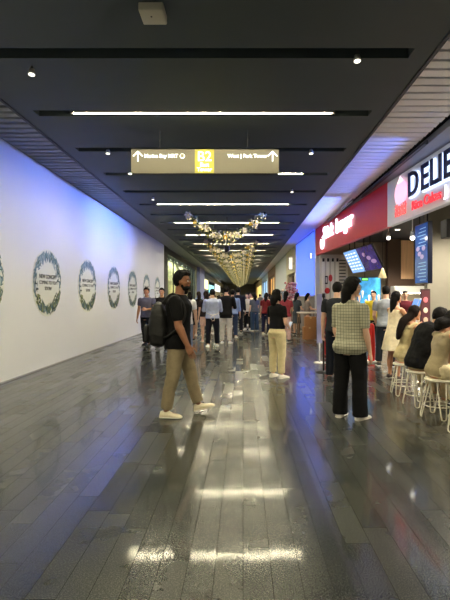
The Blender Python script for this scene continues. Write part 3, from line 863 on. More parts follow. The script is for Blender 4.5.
# kitchen equipment glowing under the hood
t = thing('extractor_hood', 'white steel hood in the lit kitchen hatch under the timber panel', 'hood', (R(402, DK) + .1, DK - .44, .95))
bm = BM(); box(bm, -.5, .9, 0, .5, .62, .85, .02); obj('canopy', bm, plain((205, 205, 200), .35, metal=.2), t)
bm = BM(); box(bm, -.45, .85, .08, .42, .60, .62); obj('work_light', bm, glow((255, 245, 215), 40), t)
bm = BM(); box(bm, -.5, -.45, .0, .5, 0, .62); box(bm, .85, .9, 0, .5, 0, .62); obj('side_post', bm, plain((180, 180, 178), .3, metal=.6), t)
t = thing('service_counter', 'long pale service counter inside the burger shop', 'counter', (0, 0, 0))
bm = BM(); box(bm, 4.0, 6.6, 14.4, 15.1, 0, .9, .01); obj('front', bm, plain((176, 160, 136), .5), t)
bm = BM(); box(bm, 3.95, 6.65, 14.35, 15.15, .9, .945, .008); obj('worktop', bm, plain((220, 216, 205), .3), t)
cols = [(230, 230, 225), (210, 190, 60), (190, 50, 40), (240, 240, 240), (60, 110, 180), (225, 215, 180), (40, 60, 50), (200, 120, 50)]
cn = ['white', 'yellow', 'red', 'milk white', 'blue', 'cream', 'dark green', 'orange']
for i in range(8):
    xx = 4.25 + i * .26
    t = thing('sauce_bottle', cn[i] + ' sauce bottle standing on the pale service counter', 'bottle', (xx, 14.6, .946), 0, 'bottles on the service counter')
    bm = BM(); cyl(bm, (0, 0, 0), (0, 0, .2), .045, .04); cyl(bm, (0, 0, .2), (0, 0, .25), .04, .016); obj('bottle_body', bm, plain(cols[i], .35), t, True)
    bm = BM(); cyl(bm, (0, 0, .25), (0, 0, .29), .018, .008); obj('nozzle', bm, plain((240, 240, 235)), t, True)
for i, (xx, w_, h_, c, nm_) in enumerate(((4.55, .42, .38, (198, 200, 202), 'silver drinks machine'), (5.35, .5, .32, (70, 72, 76), 'dark grey oven'), (6.3, .4, .4, (214, 212, 206), 'white rice warmer'))):
    t = thing('kitchen_machine', nm_ + ' standing at the back of the service counter', 'kitchen machine', (xx, 14.95, .946))
    bm = BM(); box(bm, -w_ / 2, w_ / 2, -.16, .16, 0, h_, .02); obj('casing', bm, plain(c, .35), t, True)
    bm = BM(); box(bm, -w_ / 2 + .05, w_ / 2 - .05, -.168, -.158, h_ * .3, h_ * .8); obj('front_window', bm, plain((30, 34, 40), .15), t)
    bm = BM(); cyl(bm, (w_ / 2 - .04, -.17, h_ * .15), (w_ / 2 - .04, -.16, h_ * .15), .015); obj('knob', bm, plain((20, 20, 20)), t)
# blue advertising poster with ice cream shapes
d = 13.6; xa, xb = R(357, d), R(381, d)
t = thing('poster', 'blue backlit poster with pale cones under the hanging screens', 'poster', ((xa + xb) / 2, d, Z(312, d)))
w = (xb - xa) / 2; h = Z(277, d) - Z(312, d)
bm = BM(); box(bm, -w, w, 0, .04, 0, h); obj('frame', bm, plain((40, 60, 90)), t)
bm = BM(); box(bm, -w + .02, w - .02, -.005, 0, .02, h - .02); obj('print', bm, mat('poster_blue', (60, 150, 210), .3, emit=.7, vary=.6, vscale=5), t)
rnd = random.Random(5)
for i in range(7):
    xx = -w + .07 + i * (2 * w - .14) / 6; zz = h * (.4 + .15 * math.sin(i * 2.1))
    bm = BM(); cyl(bm, (xx, -.012, zz - .14), (xx, -.012, zz + .02), .006, .035, seg=8); sph(bm, (xx, -.012, zz + .05), (.036, .012, .045), 8, 6)
    obj('printed_cone', bm, glow((240, 225, 200) if i % 2 else (250, 190, 150), .7), t)
bm = BM(); box(bm, -w, w, .0, .04, -Z(312, d), 0); obj('stand_panel', bm, plain((90, 110, 140)), t)
t = thing('exit_light', 'small green lit sign above the blue poster', 'sign', (R(365, 13.2), 13.2, Z(281, 13.2)))
bm = BM(); box(bm, -.1, .1, 0, .05, 0, .1, .01); obj('casing', bm, plain((30, 40, 30)), t)
bm = BM(); box(bm, -.08, .08, -.006, 0, .02, .08); obj('lit_face', bm, glow((110, 220, 110), 1.5), t)
bm = BM(); cyl(bm, (0, .02, .1), (0, .02, 3.45 - Z(281, 13.2)), .008); obj('hanger_rod', bm, plain((30, 30, 30)), t)
# pendant cone lamp
t = thing('pendant_lamp', 'cream cone pendant lamp beside the hanging screens', 'lamp', (R(382.5, 12.5), 12.5, Z(278, 12.5)))
bm = BM(); cyl(bm, (0, 0, 0), (0, 0, .28), .12, .02, seg=20, cap=True); obj('lamp_shade', bm, mat('cream_shade', (220, 200, 150), .6, emit=.5), t, True)
bm = BM(); cyl(bm, (0, 0, .28), (0, 0, 3.45 - Z(278, 12.5)), .006); obj('cord', bm, plain((20, 20, 20)), t)
# track spots
for px, py, d, lab_ in ((388.5, 238, 11.5, 'bright pendant spotlight left of the timber panel'), (412.5, 238, 9.3, 'bright pendant spotlight left of the tall blue screen')):
    t = thing('track_spotlight', lab_, 'spotlight', (R(px, d), d, Z(py, d)))
    bm = BM(); sph(bm, (0, 0, 0), .045, 12, 8); obj('bulb', bm, glow((255, 250, 235), 14), t, True)
    bm = BM(); cyl(bm, (0, 0, .03), (0, 0, .14), .05, .035); obj('lamp_housing', bm, plain((190, 190, 190), .4), t, True)
    bm = BM(); cyl(bm, (0, 0, .14), (0, 0, 3.46 - Z(py, d)), .012); obj('stem', bm, plain((180, 180, 180), .4), t)
# two tilted menu screens hanging together
def screen_pair():
    A = [Vector((3.50, 15.8, 3.0)), Vector((3.62, 14.5, 3.0)), Vector((3.76, 13.2, 3.0))]
    B = [Vector((3.86, 15.8, 2.24)), Vector((3.98, 14.5, 2.25)), Vector((4.12, 13.2, 2.26))]
    for i in (0, 1):
        a, b, c, e_ = A[i], A[i + 1], B[i + 1], B[i]
        ctr = (a + b + c + e_) / 4; xa = (b - a).normalized(); ya = (a - e_).normalized(); n = xa.cross(ya)
        t = thing('menu_screen', ('bright light blue hanging menu screen, the left and farther of the tilted pair', 'dim violet hanging menu screen, the right and nearer of the tilted pair')[i], 'screen', ctr)
        w_, h_ = (b - a).length / 2 - .008, (a - e_).length / 2
        M = basis((0, 0, 0), xa, ya)
        bm = BM(); box(bm, -w_, w_, -h_, h_, -.05, 0, .01, M); obj('casing', bm, plain((16, 16, 20), .3), t)
        bm = BM(); box(bm, -w_ + .03, w_ - .03, -h_ + .03, h_ - .03, 0, .004, 0, M)
        obj('display', bm, mat('screen_blue', (120, 165, 235), .2, emit=1.0) if i == 0 else mat('screen_violet', (62, 52, 120), .15, emit=.45, vary=.8, vscale=3), t)
        if i == 0:
            bm = BM()
            for r_ in range(6):
                for c_ in range(4): box(bm, -w_ + .1 + c_ * .28, -w_ + .1 + c_ * .28 + .18, h_ - .16 - r_ * .11, h_ - .12 - r_ * .11, .004, .006, 0, M)
            obj('menu_rows', bm, glow((225, 235, 250), 1.2), t)
        else:
            bm = BM()
            for r_ in range(3): sph(bm, (0, 0, 0), (.12 + .04 * r_, .07, .002), 12, 8, M @ Matrix.Translation((-.25 + r_ * .26, .14 - r_ * .13, .004)))
            obj('menu_picture', bm, glow((150, 120, 170), .6), t)
        for sx in (-.4, .4):
            p = M @ Vector((sx * w_, h_ * .6, -.05)); bm = BM(); cyl(bm, p, (p.x, p.y, 3.46 - ctr.z), .015); obj('hanger_rod', bm, plain((20, 20, 20)), t)
screen_pair()
# tall blue screen
t = thing('menu_screen', 'tall narrow blue vertical screen hanging beside the beige wall', 'screen', (3.66, 9.24, 1.70))
bm = BM(); box(bm, .0, .09, -.34, .34, 0, 1.24, .008); obj('casing', bm, plain((14, 18, 34), .3), t)
bm = BM(); box(bm, -.004, .001, -.32, .32, .02, 1.22); obj('display', bm, mat('display_deep_blue', (24, 66, 140), .2, emit=.5), t)
bm = BM()
for i in range(16):
    z = 1.12 - i * .07
    if 6 <= i <= 9: continue
    box(bm, -.007, -.004, -.24, -.24 + .30 + .12 * ((i * 7) % 3) / 2, z, z + .014)
obj('menu_rows', bm, glow((110, 170, 215), .6), t)
bm = BM()
for i, (yy_, zz_) in enumerate(((-.13, .72), (.08, .62), (-.05, .55), (.16, .73))): sph(bm, (0, 0, 0), (.003, .09, .05), 10, 8, Matrix.Translation((-.006, yy_, zz_)))
obj('menu_picture', bm, glow((150, 140, 180), .6), t)
bm = BM(); cyl(bm, (.045, -.2, 1.24), (.045, -.2, 1.76), .015); cyl(bm, (.045, .2, 1.24), (.045, .2, 1.76), .015); obj('hanger_rod', bm, plain((20, 20, 20)), t)
t = thing('wall_speaker', 'black speaker box hanging at the right edge beneath the fascia', 'speaker', (R(449, 7.4), 7.4, 2.98))
bm = BM(); box(bm, -.09, .12, -.12, .12, -.58, -.28, .015); obj('cabinet', bm, plain((12, 12, 16), .5), t)
bm = BM(); box(bm, -.07, .10, -.128, -.118, -.55, -.31); obj('grille', bm, plain((30, 30, 34), .8), t)
bm = BM(); cyl(bm, (.05, 0, -.28), (.05, 0, .48), .015); obj('bracket', bm, plain((30, 30, 30)), t)
# poster stand by beige wall
d = 9.45; t = thing('poster', 'narrow dark maroon food poster on the left end of the beige wall', 'poster', (R(425.5, d), d, .75))
bm = BM(); box(bm, -.1, .1, 0, .04, 0, Z(289, d) - .75); box(bm, -.02, .02, .04, .06, -.75, 0); box(bm, -.1, .1, -.08, .12, -.75, -.73); obj('stand', bm, plain((58, 38, 40)), t)
bm = BM(); box(bm, -.085, .085, -.005, 0, .02, Z(289, d) - .78); obj('print', bm, plain((92, 52, 58), .4), t)
for i, (zz_, c) in enumerate(((.62, (226, 120, 130)), (.40, (240, 225, 200)), (.2, (216, 190, 160)))):
    bm = BM(); sph(bm, (0, -.008, zz_), (.05, .006, .06), 10, 8); obj('printed_dish', bm, plain(c, .5), t)
# bar counter where people sit
t = thing('dining_counter', 'pale timber dining counter along the right, in front of the seated people', 'counter', (2.88, 0, 0))
bm = BM(); box(bm, 0, .52, 3.4, 7.2, .70, .745, .008); obj('counter_top', bm, plain((206, 186, 150), .35), t)
bm = BM(); box(bm, .16, .42, 3.5, 7.15, 0, .70); obj('base_panel', bm, plain((176, 150, 116), .5), t)
bm = BM(); box(bm, .05, .16, 3.5, 7.1, .12, .16); obj('foot_rail', bm, plain((200, 196, 186), .3, metal=.6), t)
# left menu wall of the burger shop: white pillar panels with clip lamps
d = 16.45
t = thing('menu_board', 'white menu board wall with vertical banners at the left end of the burger shop', 'menu board', (R(320, d), d, 0))
W_ = R(348, d) - R(320, d)
bm = BM(); box(bm, 0, W_, 0, .1, 0, 2.98); obj('board', bm, plain((190, 184, 174), .6), t)
for i in range(4):
    bm = BM(); x_ = .06 + i * .17; box(bm, x_, x_ + .11, -.02, 0, .9, 2.85); o = obj('banner', bm, plain((226, 222, 214), .6), t)
    bm = BM()
    box(bm, x_ + .02, x_ + .09, -.09, -.02, 2.72, 2.84); obj('clip_lamp', bm, plain((14, 14, 14)), o)
bm = BM()
for r_ in range(9): box(bm, .70, .94, -.006, 0, 2.75 - r_ * .12, 2.79 - r_ * .12)
obj('menu_rows', bm, plain((40, 40, 44)), t)
bm = BM(); sph(bm, (.38, -.03, 2.12), (.07, .015, .13), 12, 8); obj('red_badge', bm, plain((206, 60, 66), .5), t)
bm = BM(); box(bm, .18, .28, -.035, -.02, 1.9, 2.2); box(bm, .2, .26, -.04, -.034, 1.95, 2.15, 0, None, 1); obj('black_frame', bm, [plain((18, 18, 18)), plain((210, 205, 200))], t)
bm = BM(); sph(bm, (.26, -.04, 1.66), (.1, .03, .11), 12, 8); obj('red_rosette', bm, plain((190, 30, 40), .5), t)
# slim glazed edge / pillar at shop start
bm = BM(); box(bm, R(315.5, 17.1), R(319.5, 17.1), 17.0, 17.3, 0, CEIL); struct('trim_7', bm, plain((176, 180, 190), .3))
# blue glowing wall beyond, with grey lower wall
bm = BM()
P = [(fx(17.3), 17.3), (fx(22), 22), (fx(22) + .2, 22), (fx(17.3) + .2, 17.3)]
lo = [bm.verts.new((p[0], p[1], 0)) for p in P]; hi = [bm.verts.new((p[0], p[1], 1.5)) for p in P]; stitch(bm, [lo, hi]); bmesh.ops.recalc_face_normals(bm, faces=bm.faces)
struct('wall_right', bm, plain((112, 104, 104), .6))
t = thing('light_wall', 'tall glowing blue light wall above the far counter', 'light panel')
bm = BM(); lo = [bm.verts.new((p[0], p[1], 1.5)) for p in P]; hi = [bm.verts.new((p[0], p[1], CEIL - .02)) for p in P]; stitch(bm, [lo, hi]); bmesh.ops.recalc_face_normals(bm, faces=bm.faces)
obj('lit_panel', bm, mat('blue_light_wall', (62, 94, 236), .4, emit=1.55), t)
bm = BM()
for k_ in (1.47, CEIL - .06): 
    for a, b in ((P[0], P[1]),):
        cyl(bm, (a[0] - .01, a[1], k_), (b[0] - .01, b[1], k_), .03, seg=6)
obj('edge_trim', bm, plain((150, 160, 200)), t)
# little lit blade sign
def blade(px, d, py0, py1, c, lab_, w=.35, e=2.2):
    t = thing('blade_sign', lab_, 'sign', (fx(d) , d, Z(py1, d)))
    h_ = Z(py0, d) - Z(py1, d)
    bm = BM(); box(bm, -w, -.04, -.05, .05, 0, h_, .01); obj('sign_box', bm, plain((60, 60, 60)), t)
    bm = BM(); box(bm, -w + .02, -.06, -.056, -.05, .03, h_ - .03); obj('lit_face', bm, glow(c, e), t)
    bm = BM(); box(bm, -.05, -.002, -.02, .02, h_ * .4, h_ * .6); obj('bracket', bm, plain((60, 60, 60)), t)
blade(314, 17.6, 253, 259, (235, 245, 255), 'tiny bright white blade sign at the edge of the blue light wall', .12, 5)
blade(291, 23.2, 257, 270, (255, 246, 225), 'small cream blade sign on the beige shop front past the blue wall', .26, .7)
# further shop fronts on the right
def shopfront(y0, y1, wallc, openc, zopen, lab_, emit=.0, postc=None, side=1):
    t = thing('retail_unit', lab_, 'shop', (2.6, y0, 0), 0, 'far shop fronts on the right')
    L = y1 - y0
    bm = BM(); box(bm, 0, .3, 0, L, zopen, CEIL - .01); box(bm, 0, .3, 0, L * .12, 0, zopen); box(bm, 0, .3, L * .88, L, 0, zopen); obj('surround', bm, plain(wallc, .6), t)
    bm = BM(); box(bm, .25, .35, L * .12, L * .88, 0, zopen)
    obj('shop_window', bm, mat('open_%d_%d_%d' % openc, openc, .4, emit=emit, vary=.5, vscale=1.3), t)
    bm = BM(); box(bm, .1, .16, L * .12, L * .88, zopen - .12, zopen - .04); box(bm, .1, .16, L * .49, L * .51, 0, zopen); obj('mullion', bm, plain((50, 44, 40), .4), t)
shopfront(22.1, 27.0, (196, 188, 166), (110, 70, 50), 2.7, 'beige shop front with brown opening just past the blue wall', .25)
shopfront(27.0, 36.0, (188, 192, 204), (160, 170, 190), 1.9, 'pale grey pillar shop front beyond the beige one', .35)
shopfront(36.0, 47.0, (120, 84, 60), (210, 160, 90), 3.3, 'brown framed amber lit shop front farther along the right', .7)
shopfront(47.0, 62.0, (180, 190, 200), (150, 190, 235), 3.4, 'light blue lit shop front near the far end', 1.0)
shopfront(62.0, YE, (180, 160, 110), (250, 220, 130), 3.4, 'yellow lit shop front at the far end on the right', 1.0)
# flower stand
t = thing('flower_stand', 'tall pink blossom display beside the far counter', 'flower stand', (R(291.5, 18.2), 18.2, 0))
bm = BM(); cyl(bm, (0, 0, 0), (0, 0, .04), .18); cyl(bm, (0, 0, .04), (0, 0, 1.0), .02); obj('stand', bm, plain((120, 90, 70)), t)
bm = BM(); rnd = random.Random(8)
for i in range(260):
    c = Vector((rnd.gauss(0, .12), rnd.gauss(0, .12), rnd.uniform(.95, 2.0)))
    bmesh.ops.create_icosphere(bm, subdivisions=1, radius=rnd.uniform(.02, .05), matrix=Matrix.Translation(c))
    for f in bm.faces[-20:]: f.material_index = i % 3
bm.faces.ensure_lookup_table()
o = obj('blossoms', bm, [plain((214, 150, 150)), plain((230, 200, 186)), plain((186, 90, 94))], t); o['kind'] = 'stuff'
# far service table with cardboard boxes
d = 15.9
t = thing('service_table', 'white topped service table with two women behind it', 'table', (R(306.5, d), d, 0))
w = .3
bm = BM(); box(bm, -.32, .34, -.3, .3, .86, .9, .005); obj('tabletop', bm, plain((214, 206, 190), .4), t)
for sx in (-.28, .3):
    for sy in (-.26, .26): bm = BM(); box(bm, sx - .02, sx + .02, sy - .02, sy + .02, 0, .86); obj('leg', bm, plain((120, 100, 80)), t)
for i, (x0_, w_, z_, h_, lb) in enumerate(((R(309, 15.3), .42, 0, .42, 'large brown cardboard box on the floor under the far service table'), (R(310, 15.3), .38, .422, .34, 'brown cardboard box stacked on the larger one by the far table'))):
    t = thing('cardboard_box', lb, 'box', (x0_, 15.3, z_))
    bm = BM(); box(bm, -w_ / 2, w_ / 2, -.16, .16, 0, h_, .006); obj('carton', bm, plain((150, 104, 62), .8), t)
    bm = BM(); box(bm, -.03, .03, -.163, .163, h_ - .06, h_ + .002); obj('packing_tape', bm, plain((180, 144, 96), .3), t)
# stools
def stool():
    t = thing('stool', 'x', 'stool', (0, 0, 0), 0, 'white wire stools at the dining counter')
    cr = plain((224, 218, 200), .4)
    bm = BM(); cyl(bm, (0, 0, .435), (0, 0, .46), .155, .16, seg=28); cyl(bm, (0, 0, .46), (0, 0, .466), .16, .15, seg=28); obj('seat', bm, cr, t, True)
    for i in range(4):
        a = PI / 4 + i * PI / 2; c, s_ = math.cos(a), math.sin(a); tx, ty = -s_, c
        bm = BM()
        top = Vector((c * .11, s_ * .11, .435)); bot = Vector((c * .19, s_ * .19, .012)); tv = Vector((tx, ty, 0))
        tube(bm, [top + tv * .05, bot + tv * .03 + Vector((0, 0, .05)), bot + tv * .012, bot - tv * .012, bot - tv * .03 + Vector((0, 0, .05)), top - tv * .05], [.008] * 6, 8, 3)
        obj('hairpin_leg', bm, cr, t, True)
    bm = BM(); n = 28; rr = .165
    for i in range(n):
        a, b = 2 * PI * i / n, 2 * PI * (i + 1) / n
        cyl(bm, (math.cos(a) * rr, math.sin(a) * rr, .15), (math.cos(b) * rr, math.sin(b) * rr, .15), .007, seg=6)
    obj('foot_ring', bm, cr, t, True)
    return t
st = stool()
SP = [(2.36, 6.6, 'farthest white wire stool, under the long haired woman'), (2.32, 5.95, 'white wire stool under the man in the black shirt'), (2.32, 5.35, 'white wire stool under the person in the beige sleeveless top'), (2.36, 4.78, 'nearest white wire stool at the right edge of the photo')]
for i, (x_, y_, l_) in enumerate(SP):
    o = st if i == 0 else copy_tree(st); o.location = (x_, y_, 0); o.rotation_euler.z = i * .35; o['label'] = l_
# stanchions and stands
t = thing('queue_barrier_post', 'black queue barrier post with round base left of the woman in checks', 'barrier post', (R(322, 8.55), 8.55, 0))
bk = plain((14, 14, 16), .4)
bm = BM(); cyl(bm, (0, 0, 0), (0, 0, .015), .125, .12, seg=28); cyl(bm, (0, 0, .015), (0, 0, .03), .12, .03, seg=28); obj('base', bm, bk, t, True)
bm = BM(); cyl(bm, (0.03, 0, .03), (.03, 0, 1.42), .018); obj('post', bm, bk, t, True)
bm = BM(); cyl(bm, (.03, 0, 1.42), (.03, 0, 1.50), .03); obj('belt_head', bm, bk, t, True)
t = thing('sign_stand', 'slim pale sign stand with round white base behind the black post', 'sign stand', (R(319.5, 9.75), 9.75, 0))
bm = BM(); cyl(bm, (0, 0, 0), (0, 0, .02), .13, .12, seg=28); obj('base', bm, plain((206, 204, 200), .4), t, True)
bm = BM(); cyl(bm, (0, 0, .02), (0, 0, .45), .015); obj('post', bm, plain((190, 190, 190), .3), t, True)
bm = BM(); box(bm, -.06, .06, -.012, .012, .43, 1.5, .006); obj('sign_panel', bm, mat('pale_violet_panel', (150, 150, 190), .35, vary=.3, vscale=2), t)
t = thing('sign_stand', 'red poster stand just right of the black queue post', 'sign stand', (R(328, 11), 11, 0))
bm = BM(); box(bm, -.12, .12, -.1, .1, 0, .02); obj('base', bm, plain((120, 30, 30)), t)
bm = BM(); box(bm, -.09, .09, -.015, .015, .02, .95, .006); obj('sign_panel', bm, plain((186, 40, 36), .4), t)
t = thing('sign_stand', 'red curved stand between the woman in checks and the man in grey', 'sign stand', (R(371.5, 9.9), 9.9, 0))
bm = BM(); tube(bm, [(0, 0, .05), (.01, 0, .4), (0, 0, .8)], [.075, .07, .06], 16, 3); obj('body_panel', bm, mat('red_plastic', (214, 44, 34), .35, emit=.1), t, True)
bm = BM(); cyl(bm, (0, 0, 0), (0, 0, .03), .14, seg=24); obj('base', bm, plain((200, 196, 190)), t)
# order kiosk next to the white dress
t = thing('order_kiosk', 'slanted blue order screen on a stand in front of the woman in white', 'kiosk', (R(414.5, 8.6), 8.6, 0))
bm = BM(); box(bm, -.02, .04, -.03, .03, .02, 1.1); box(bm, -.12, .14, -.14, .14, 0, .02); obj('stand', bm, plain((200, 200, 205), .4), t)
M = Matrix.Translation((0, 0, 1.22)) @ Matrix.Rotation(math.radians(20), 4, 'Y')
bm = BM(); box(bm, -.02, .02, -.14, .14, -.2, .2, .008, M); obj('casing', bm, plain((210, 210, 215)), t)
bm = BM(); box(bm, -.025, -.02, -.12, .12, -.17, .17, 0, M); box(bm, -.015, .018, -.146, -.14, -.17, .17, 0, M); obj('display', bm, glow((90, 140, 220), .8), t)
# ================================================================== PEOPLE
# man walking right with a backpack
beige = (144, 130, 104)
mx_, md = R(178, 5.45), 5.45
root, s, up = person('man in a black shirt and khaki trousers walking right, backpack on his back', 0, md, 1.76, -88,
    dict(lean=2, hunch=5, legL=(20, 6, 3, 14, 4), legR=(-7, 4, 3, 0, 6), armR=(17, 8, 16, 5), armL=(-8, 8, 14, 5), hyaw=4, hpitch=0, build=1.08, armbuild=1.1, curlR=16, twist=8),
    top=(12, 12, 14), bottom=beige, style='short', haircol=(14, 12, 12), skin='tan', sleeve=.82, hem=.475, cut='straight', shoes=(226, 216, 186), near=True, x=mx_, voxel=.007)
T = up @ Matrix.Translation(s.hc) @ s.Mh.to_4x4() @ Matrix.Scale(s.hh, 4)
bm = BM(); sph(bm, (0, 0, 0), 1, 20, 14, T @ Matrix.Translation((0, .20, -.36)) @ Matrix.Diagonal((.245, .215, .155, 1)))
for sd in (-1, 1): sph(bm, (0, 0, 0), 1, 12, 8, T @ Matrix.Translation((sd * .232, .08, -.22)) @ Matrix.Diagonal((.055, .08, .14, 1)))
link('beard', fuse(bm, .006, 2), mat('hair_14', (14, 12, 12)), root, True)
# his backpack
bp = thing('backpack', 'large black backpack worn low on the back of the walking man', 'backpack', (0, 0, 0))
Mr = root.matrix_basis.copy()
Mr = Matrix.Translation(root.location) @ Matrix.Rotation(root.rotation_euler.z, 4, 'Z')
H = 1.76
c = Mr @ Vector((0.03, -.215, 1.08)); bp.location = (c.x, c.y, .84); bp.rotation_euler.z = root.rotation_euler.z
bm = BM(); rings = []
for z, w_, d_ in ((0, .12, .08), (.03, .16, .125), (.15, .175, .15), (.3, .17, .14), (.42, .15, .11), (.5, .11, .07), (.53, .05, .03)):
    rings.append([bm.verts.new((math.copysign(abs(math.cos(a)) ** .6, math.cos(a)) * w_, math.copysign(abs(math.sin(a)) ** .7, math.sin(a)) * d_ - .02, z)) for a in [2 * PI * q / 24 for q in range(24)]])
stitch(bm, rings); bmesh.ops.transform(bm, matrix=Matrix.Diagonal((.86, .78, 1, 1)), verts=bm.verts); me = fuse(bm, .01, 3); wrinkle(me, .006, 9, 2); link('main_bag', me, mat('black_nylon', (9, 9, 10), .6, bump=.2, bscale=40), bp, True)
bm = BM(); box(bm, -.11, .11, -.175, -.12, .05, .26, .025); obj('front_pocket', bm, plain((11, 11, 12), .6), bp, True)
for sd in (-1, 1):
    bm = BM(); tube(bm, [(sd * .1, .05, .1), (sd * .185, .16, .16), (sd * .165, .305, .32), (sd * .14, .30, .50), (sd * .12, .17, .63), (sd * .09, .05, .52)], [.013] * 6, 8, 4, ratio=1.3); obj('strap', bm, plain((14, 14, 14), .7), bp, True)

# woman in cream trousers
root, s, up = person('woman in a black tee and cream trousers standing alone, seen from behind', 277, 7.95, 1.565, -50,
    dict(female=True, lean=0, legL=(2, 3, 3, 0, 8), legR=(4, 6, 2, 0, 4), armL=(8, 8, 70, 30), armR=(8, 8, 75, 35), hyaw=10, hpitch=-12),
    top=(14, 14, 16), bottom=(206, 192, 150), style='bob', sleeve=.6, hem=.565, cut='straight', shoes=(220, 214, 200), near=True, skin='light')
p = Matrix.Translation(root.location) @ Matrix.Rotation(root.rotation_euler.z, 4, 'Z') @ up @ (s.J['wrR'] + s.J['foR'] * .09 + s.J['thR'] * .03)
t = thing('phone', 'white phone held by the woman in cream trousers', 'phone', p, math.radians(-50))
bm = BM(); box(bm, -.036, .036, -.004, .004, -.05, .09, .003, Matrix.Rotation(math.radians(-30), 4, 'X')); obj('casing', bm, plain((226, 226, 226), .3), t)
bm = BM(); box(bm, -.032, .032, -.006, -.004, -.045, .085, 0, Matrix.Rotation(math.radians(-30), 4, 'X')); obj('display', bm, glow((200, 215, 235), .4), t)
# woman in checks
root, s, up = person('woman in an olive checked shirt and wide black trousers looking right', 350, 5.3, 1.665, -42,
    dict(female=True, lean=1, build=1.06, armbuild=1.0, vol=1.1, legL=(0, 2, 4, 0, 10), legR=(3, 4, 4, 0, 8), armL=(8, 6, 30, 15), armR=(2, 7, 16, 8), hyaw=42, hpitch=3),
    bottom=(14, 14, 16), style='long', sleeve=.85, hem=.465, cut='wide', shoes=(228, 224, 214), near=True, skin='light', topmat=plaid_material())
T = up @ Matrix.Translation(s.hc) @ s.Mh.to_4x4() @ Matrix.Scale(s.hh, 4)
bm = BM()
for sd in (-1, 1):
    for q in range(14):
        a, b = 2 * PI * q / 14, 2 * PI * (q + 1) / 14
        cyl(bm, T @ Vector((sd * .14 + math.cos(a) * .1, .40 - abs(math.cos(a)) * .01, .01 + math.sin(a) * .09)), T @ Vector((sd * .14 + math.cos(b) * .1, .40 - abs(math.cos(b)) * .01, .01 + math.sin(b) * .09)), .0022, seg=5)
    cyl(bm, T @ Vector((sd * .24, .38, .02)), T @ Vector((sd * .36, .0, .02)), .002, seg=5)
obj('glasses', bm, plain((25, 22, 22), .3), root)

# group of the others, nearest first
def mid(label, px, yfeet, ytop, rz, P, **k):
    d = DF(yfeet) if 'dist' not in k else k.pop('dist'); H = min(1.86, max(1.5, (yfeet - ytop) * d / F)) if 'height' not in k else k.pop('height')
    return person(label, px, d, H, rz, P, **k)
F_ = dict(female=True)
def FP(**k): d_ = dict(F_); d_.update(k); return d_
mid('person with dark hair in dark clothes standing directly behind the woman in checks', 336.5, 381, 282, -30, dict(lean=2), top=(34, 36, 42), bottom=(20, 24, 34), shoes=(25, 25, 28), style='short', sole=(60, 60, 60))
mid('man in a grey tee and dark trousers standing at the counter', 386, 366, 288, -15, dict(armL=(10, 8, 50, 20), armR=(10, 8, 60, 20), legL=(3, 2, 6, 0, 10), legR=(-6, 4, 6, 0, 10)), top=(150, 156, 162), bottom=(34, 38, 46), shoes=(22, 22, 24), sole=(230, 230, 228), dist=9.3, height=1.66)
mid('woman in a sleeveless cream white dress ordering at the kiosk', 394.5, 379, 298, -68, FP(armR=(42, 6, 48, 10), armL=(40, 6, 40, 10), lean=4, hpitch=-8), top=(226, 214, 184), style='long', dress=(.335, .06), tank=True, shoes=(60, 40, 34), skin='mid', dist=7.85, height=1.53, near=True)
# seated
root, s, up = person('seated woman with very long dark hair and a beige camisole at the counter', 0, 6.6, 1.58, -78,
    FP(sit=.466, fitted=True, build=.86, lean=12, hunch=22, legL=(80, 78, 8, 0, 8), legR=(80, 90, 8, 0, 8), armL=(52, 8, 70, 20), armR=(48, 10, 75, 15), hpitch=-14, headfollow=.5, near=True),
    top=(186, 170, 130), bottom=(206, 190, 150), style='verylong', haircol=(30, 18, 14), tank=True, hem=.5, cut='slim', shoes=(200, 190, 170), near=True, skin='mid', x=2.36)
root, s, up = person('seated man in a black shirt hunched over the counter', 0, 5.95, 1.66, -80,
    dict(sit=.466, lean=20, hunch=36, legL=(78, 80, 12, 0, 8), legR=(74, 95, 12, 0, 8), armL=(52, 10, 70, 20), armR=(46, 14, 70, 15), hpitch=-14, headfollow=.6, build=1.1),
    top=(13, 13, 15), bottom=(168, 150, 118), style='short', sleeve=.9, hem=.478, cut='straight', shoes=(200, 190, 170), near=True, skin='mid', x=2.32)
root, s, up = person('seated person in a beige sleeveless top and cream trousers with black hair', 0, 5.35, 1.54, -80,
    FP(sit=.466, fitted=True, lean=10, hunch=32, legL=(78, 80, 12, 0, 8), legR=(78, 84, 12, 0, 8), armL=(52, 10, 70, 20), armR=(46, 14, 70, 15), hpitch=-12, headfollow=.6, build=.84),
    top=(160, 146, 116), bottom=(214, 200, 164), style='bob', hem=.478, tank=True, cut='straight', shoes=(20, 20, 22), near=True, skin='mid', x=2.31)
root, s, up = person('seated person in a pale grey shirt cut off by the right edge of the photo', 0, 4.78, 1.68, -80,
    dict(sit=.466, lean=20, hunch=18, legL=(78, 80, 10, 0, 8), legR=(76, 86, 10, 0, 8), armL=(52, 10, 70, 20), armR=(40, 14, 60, 15), hpitch=-12, headfollow=.6),
    top=(186, 190, 200), bottom=(24, 24, 28), style='short', hem=.478, sleeve=.8, cut='straight', shoes=(220, 215, 205), near=True, skin='mid', x=2.42)
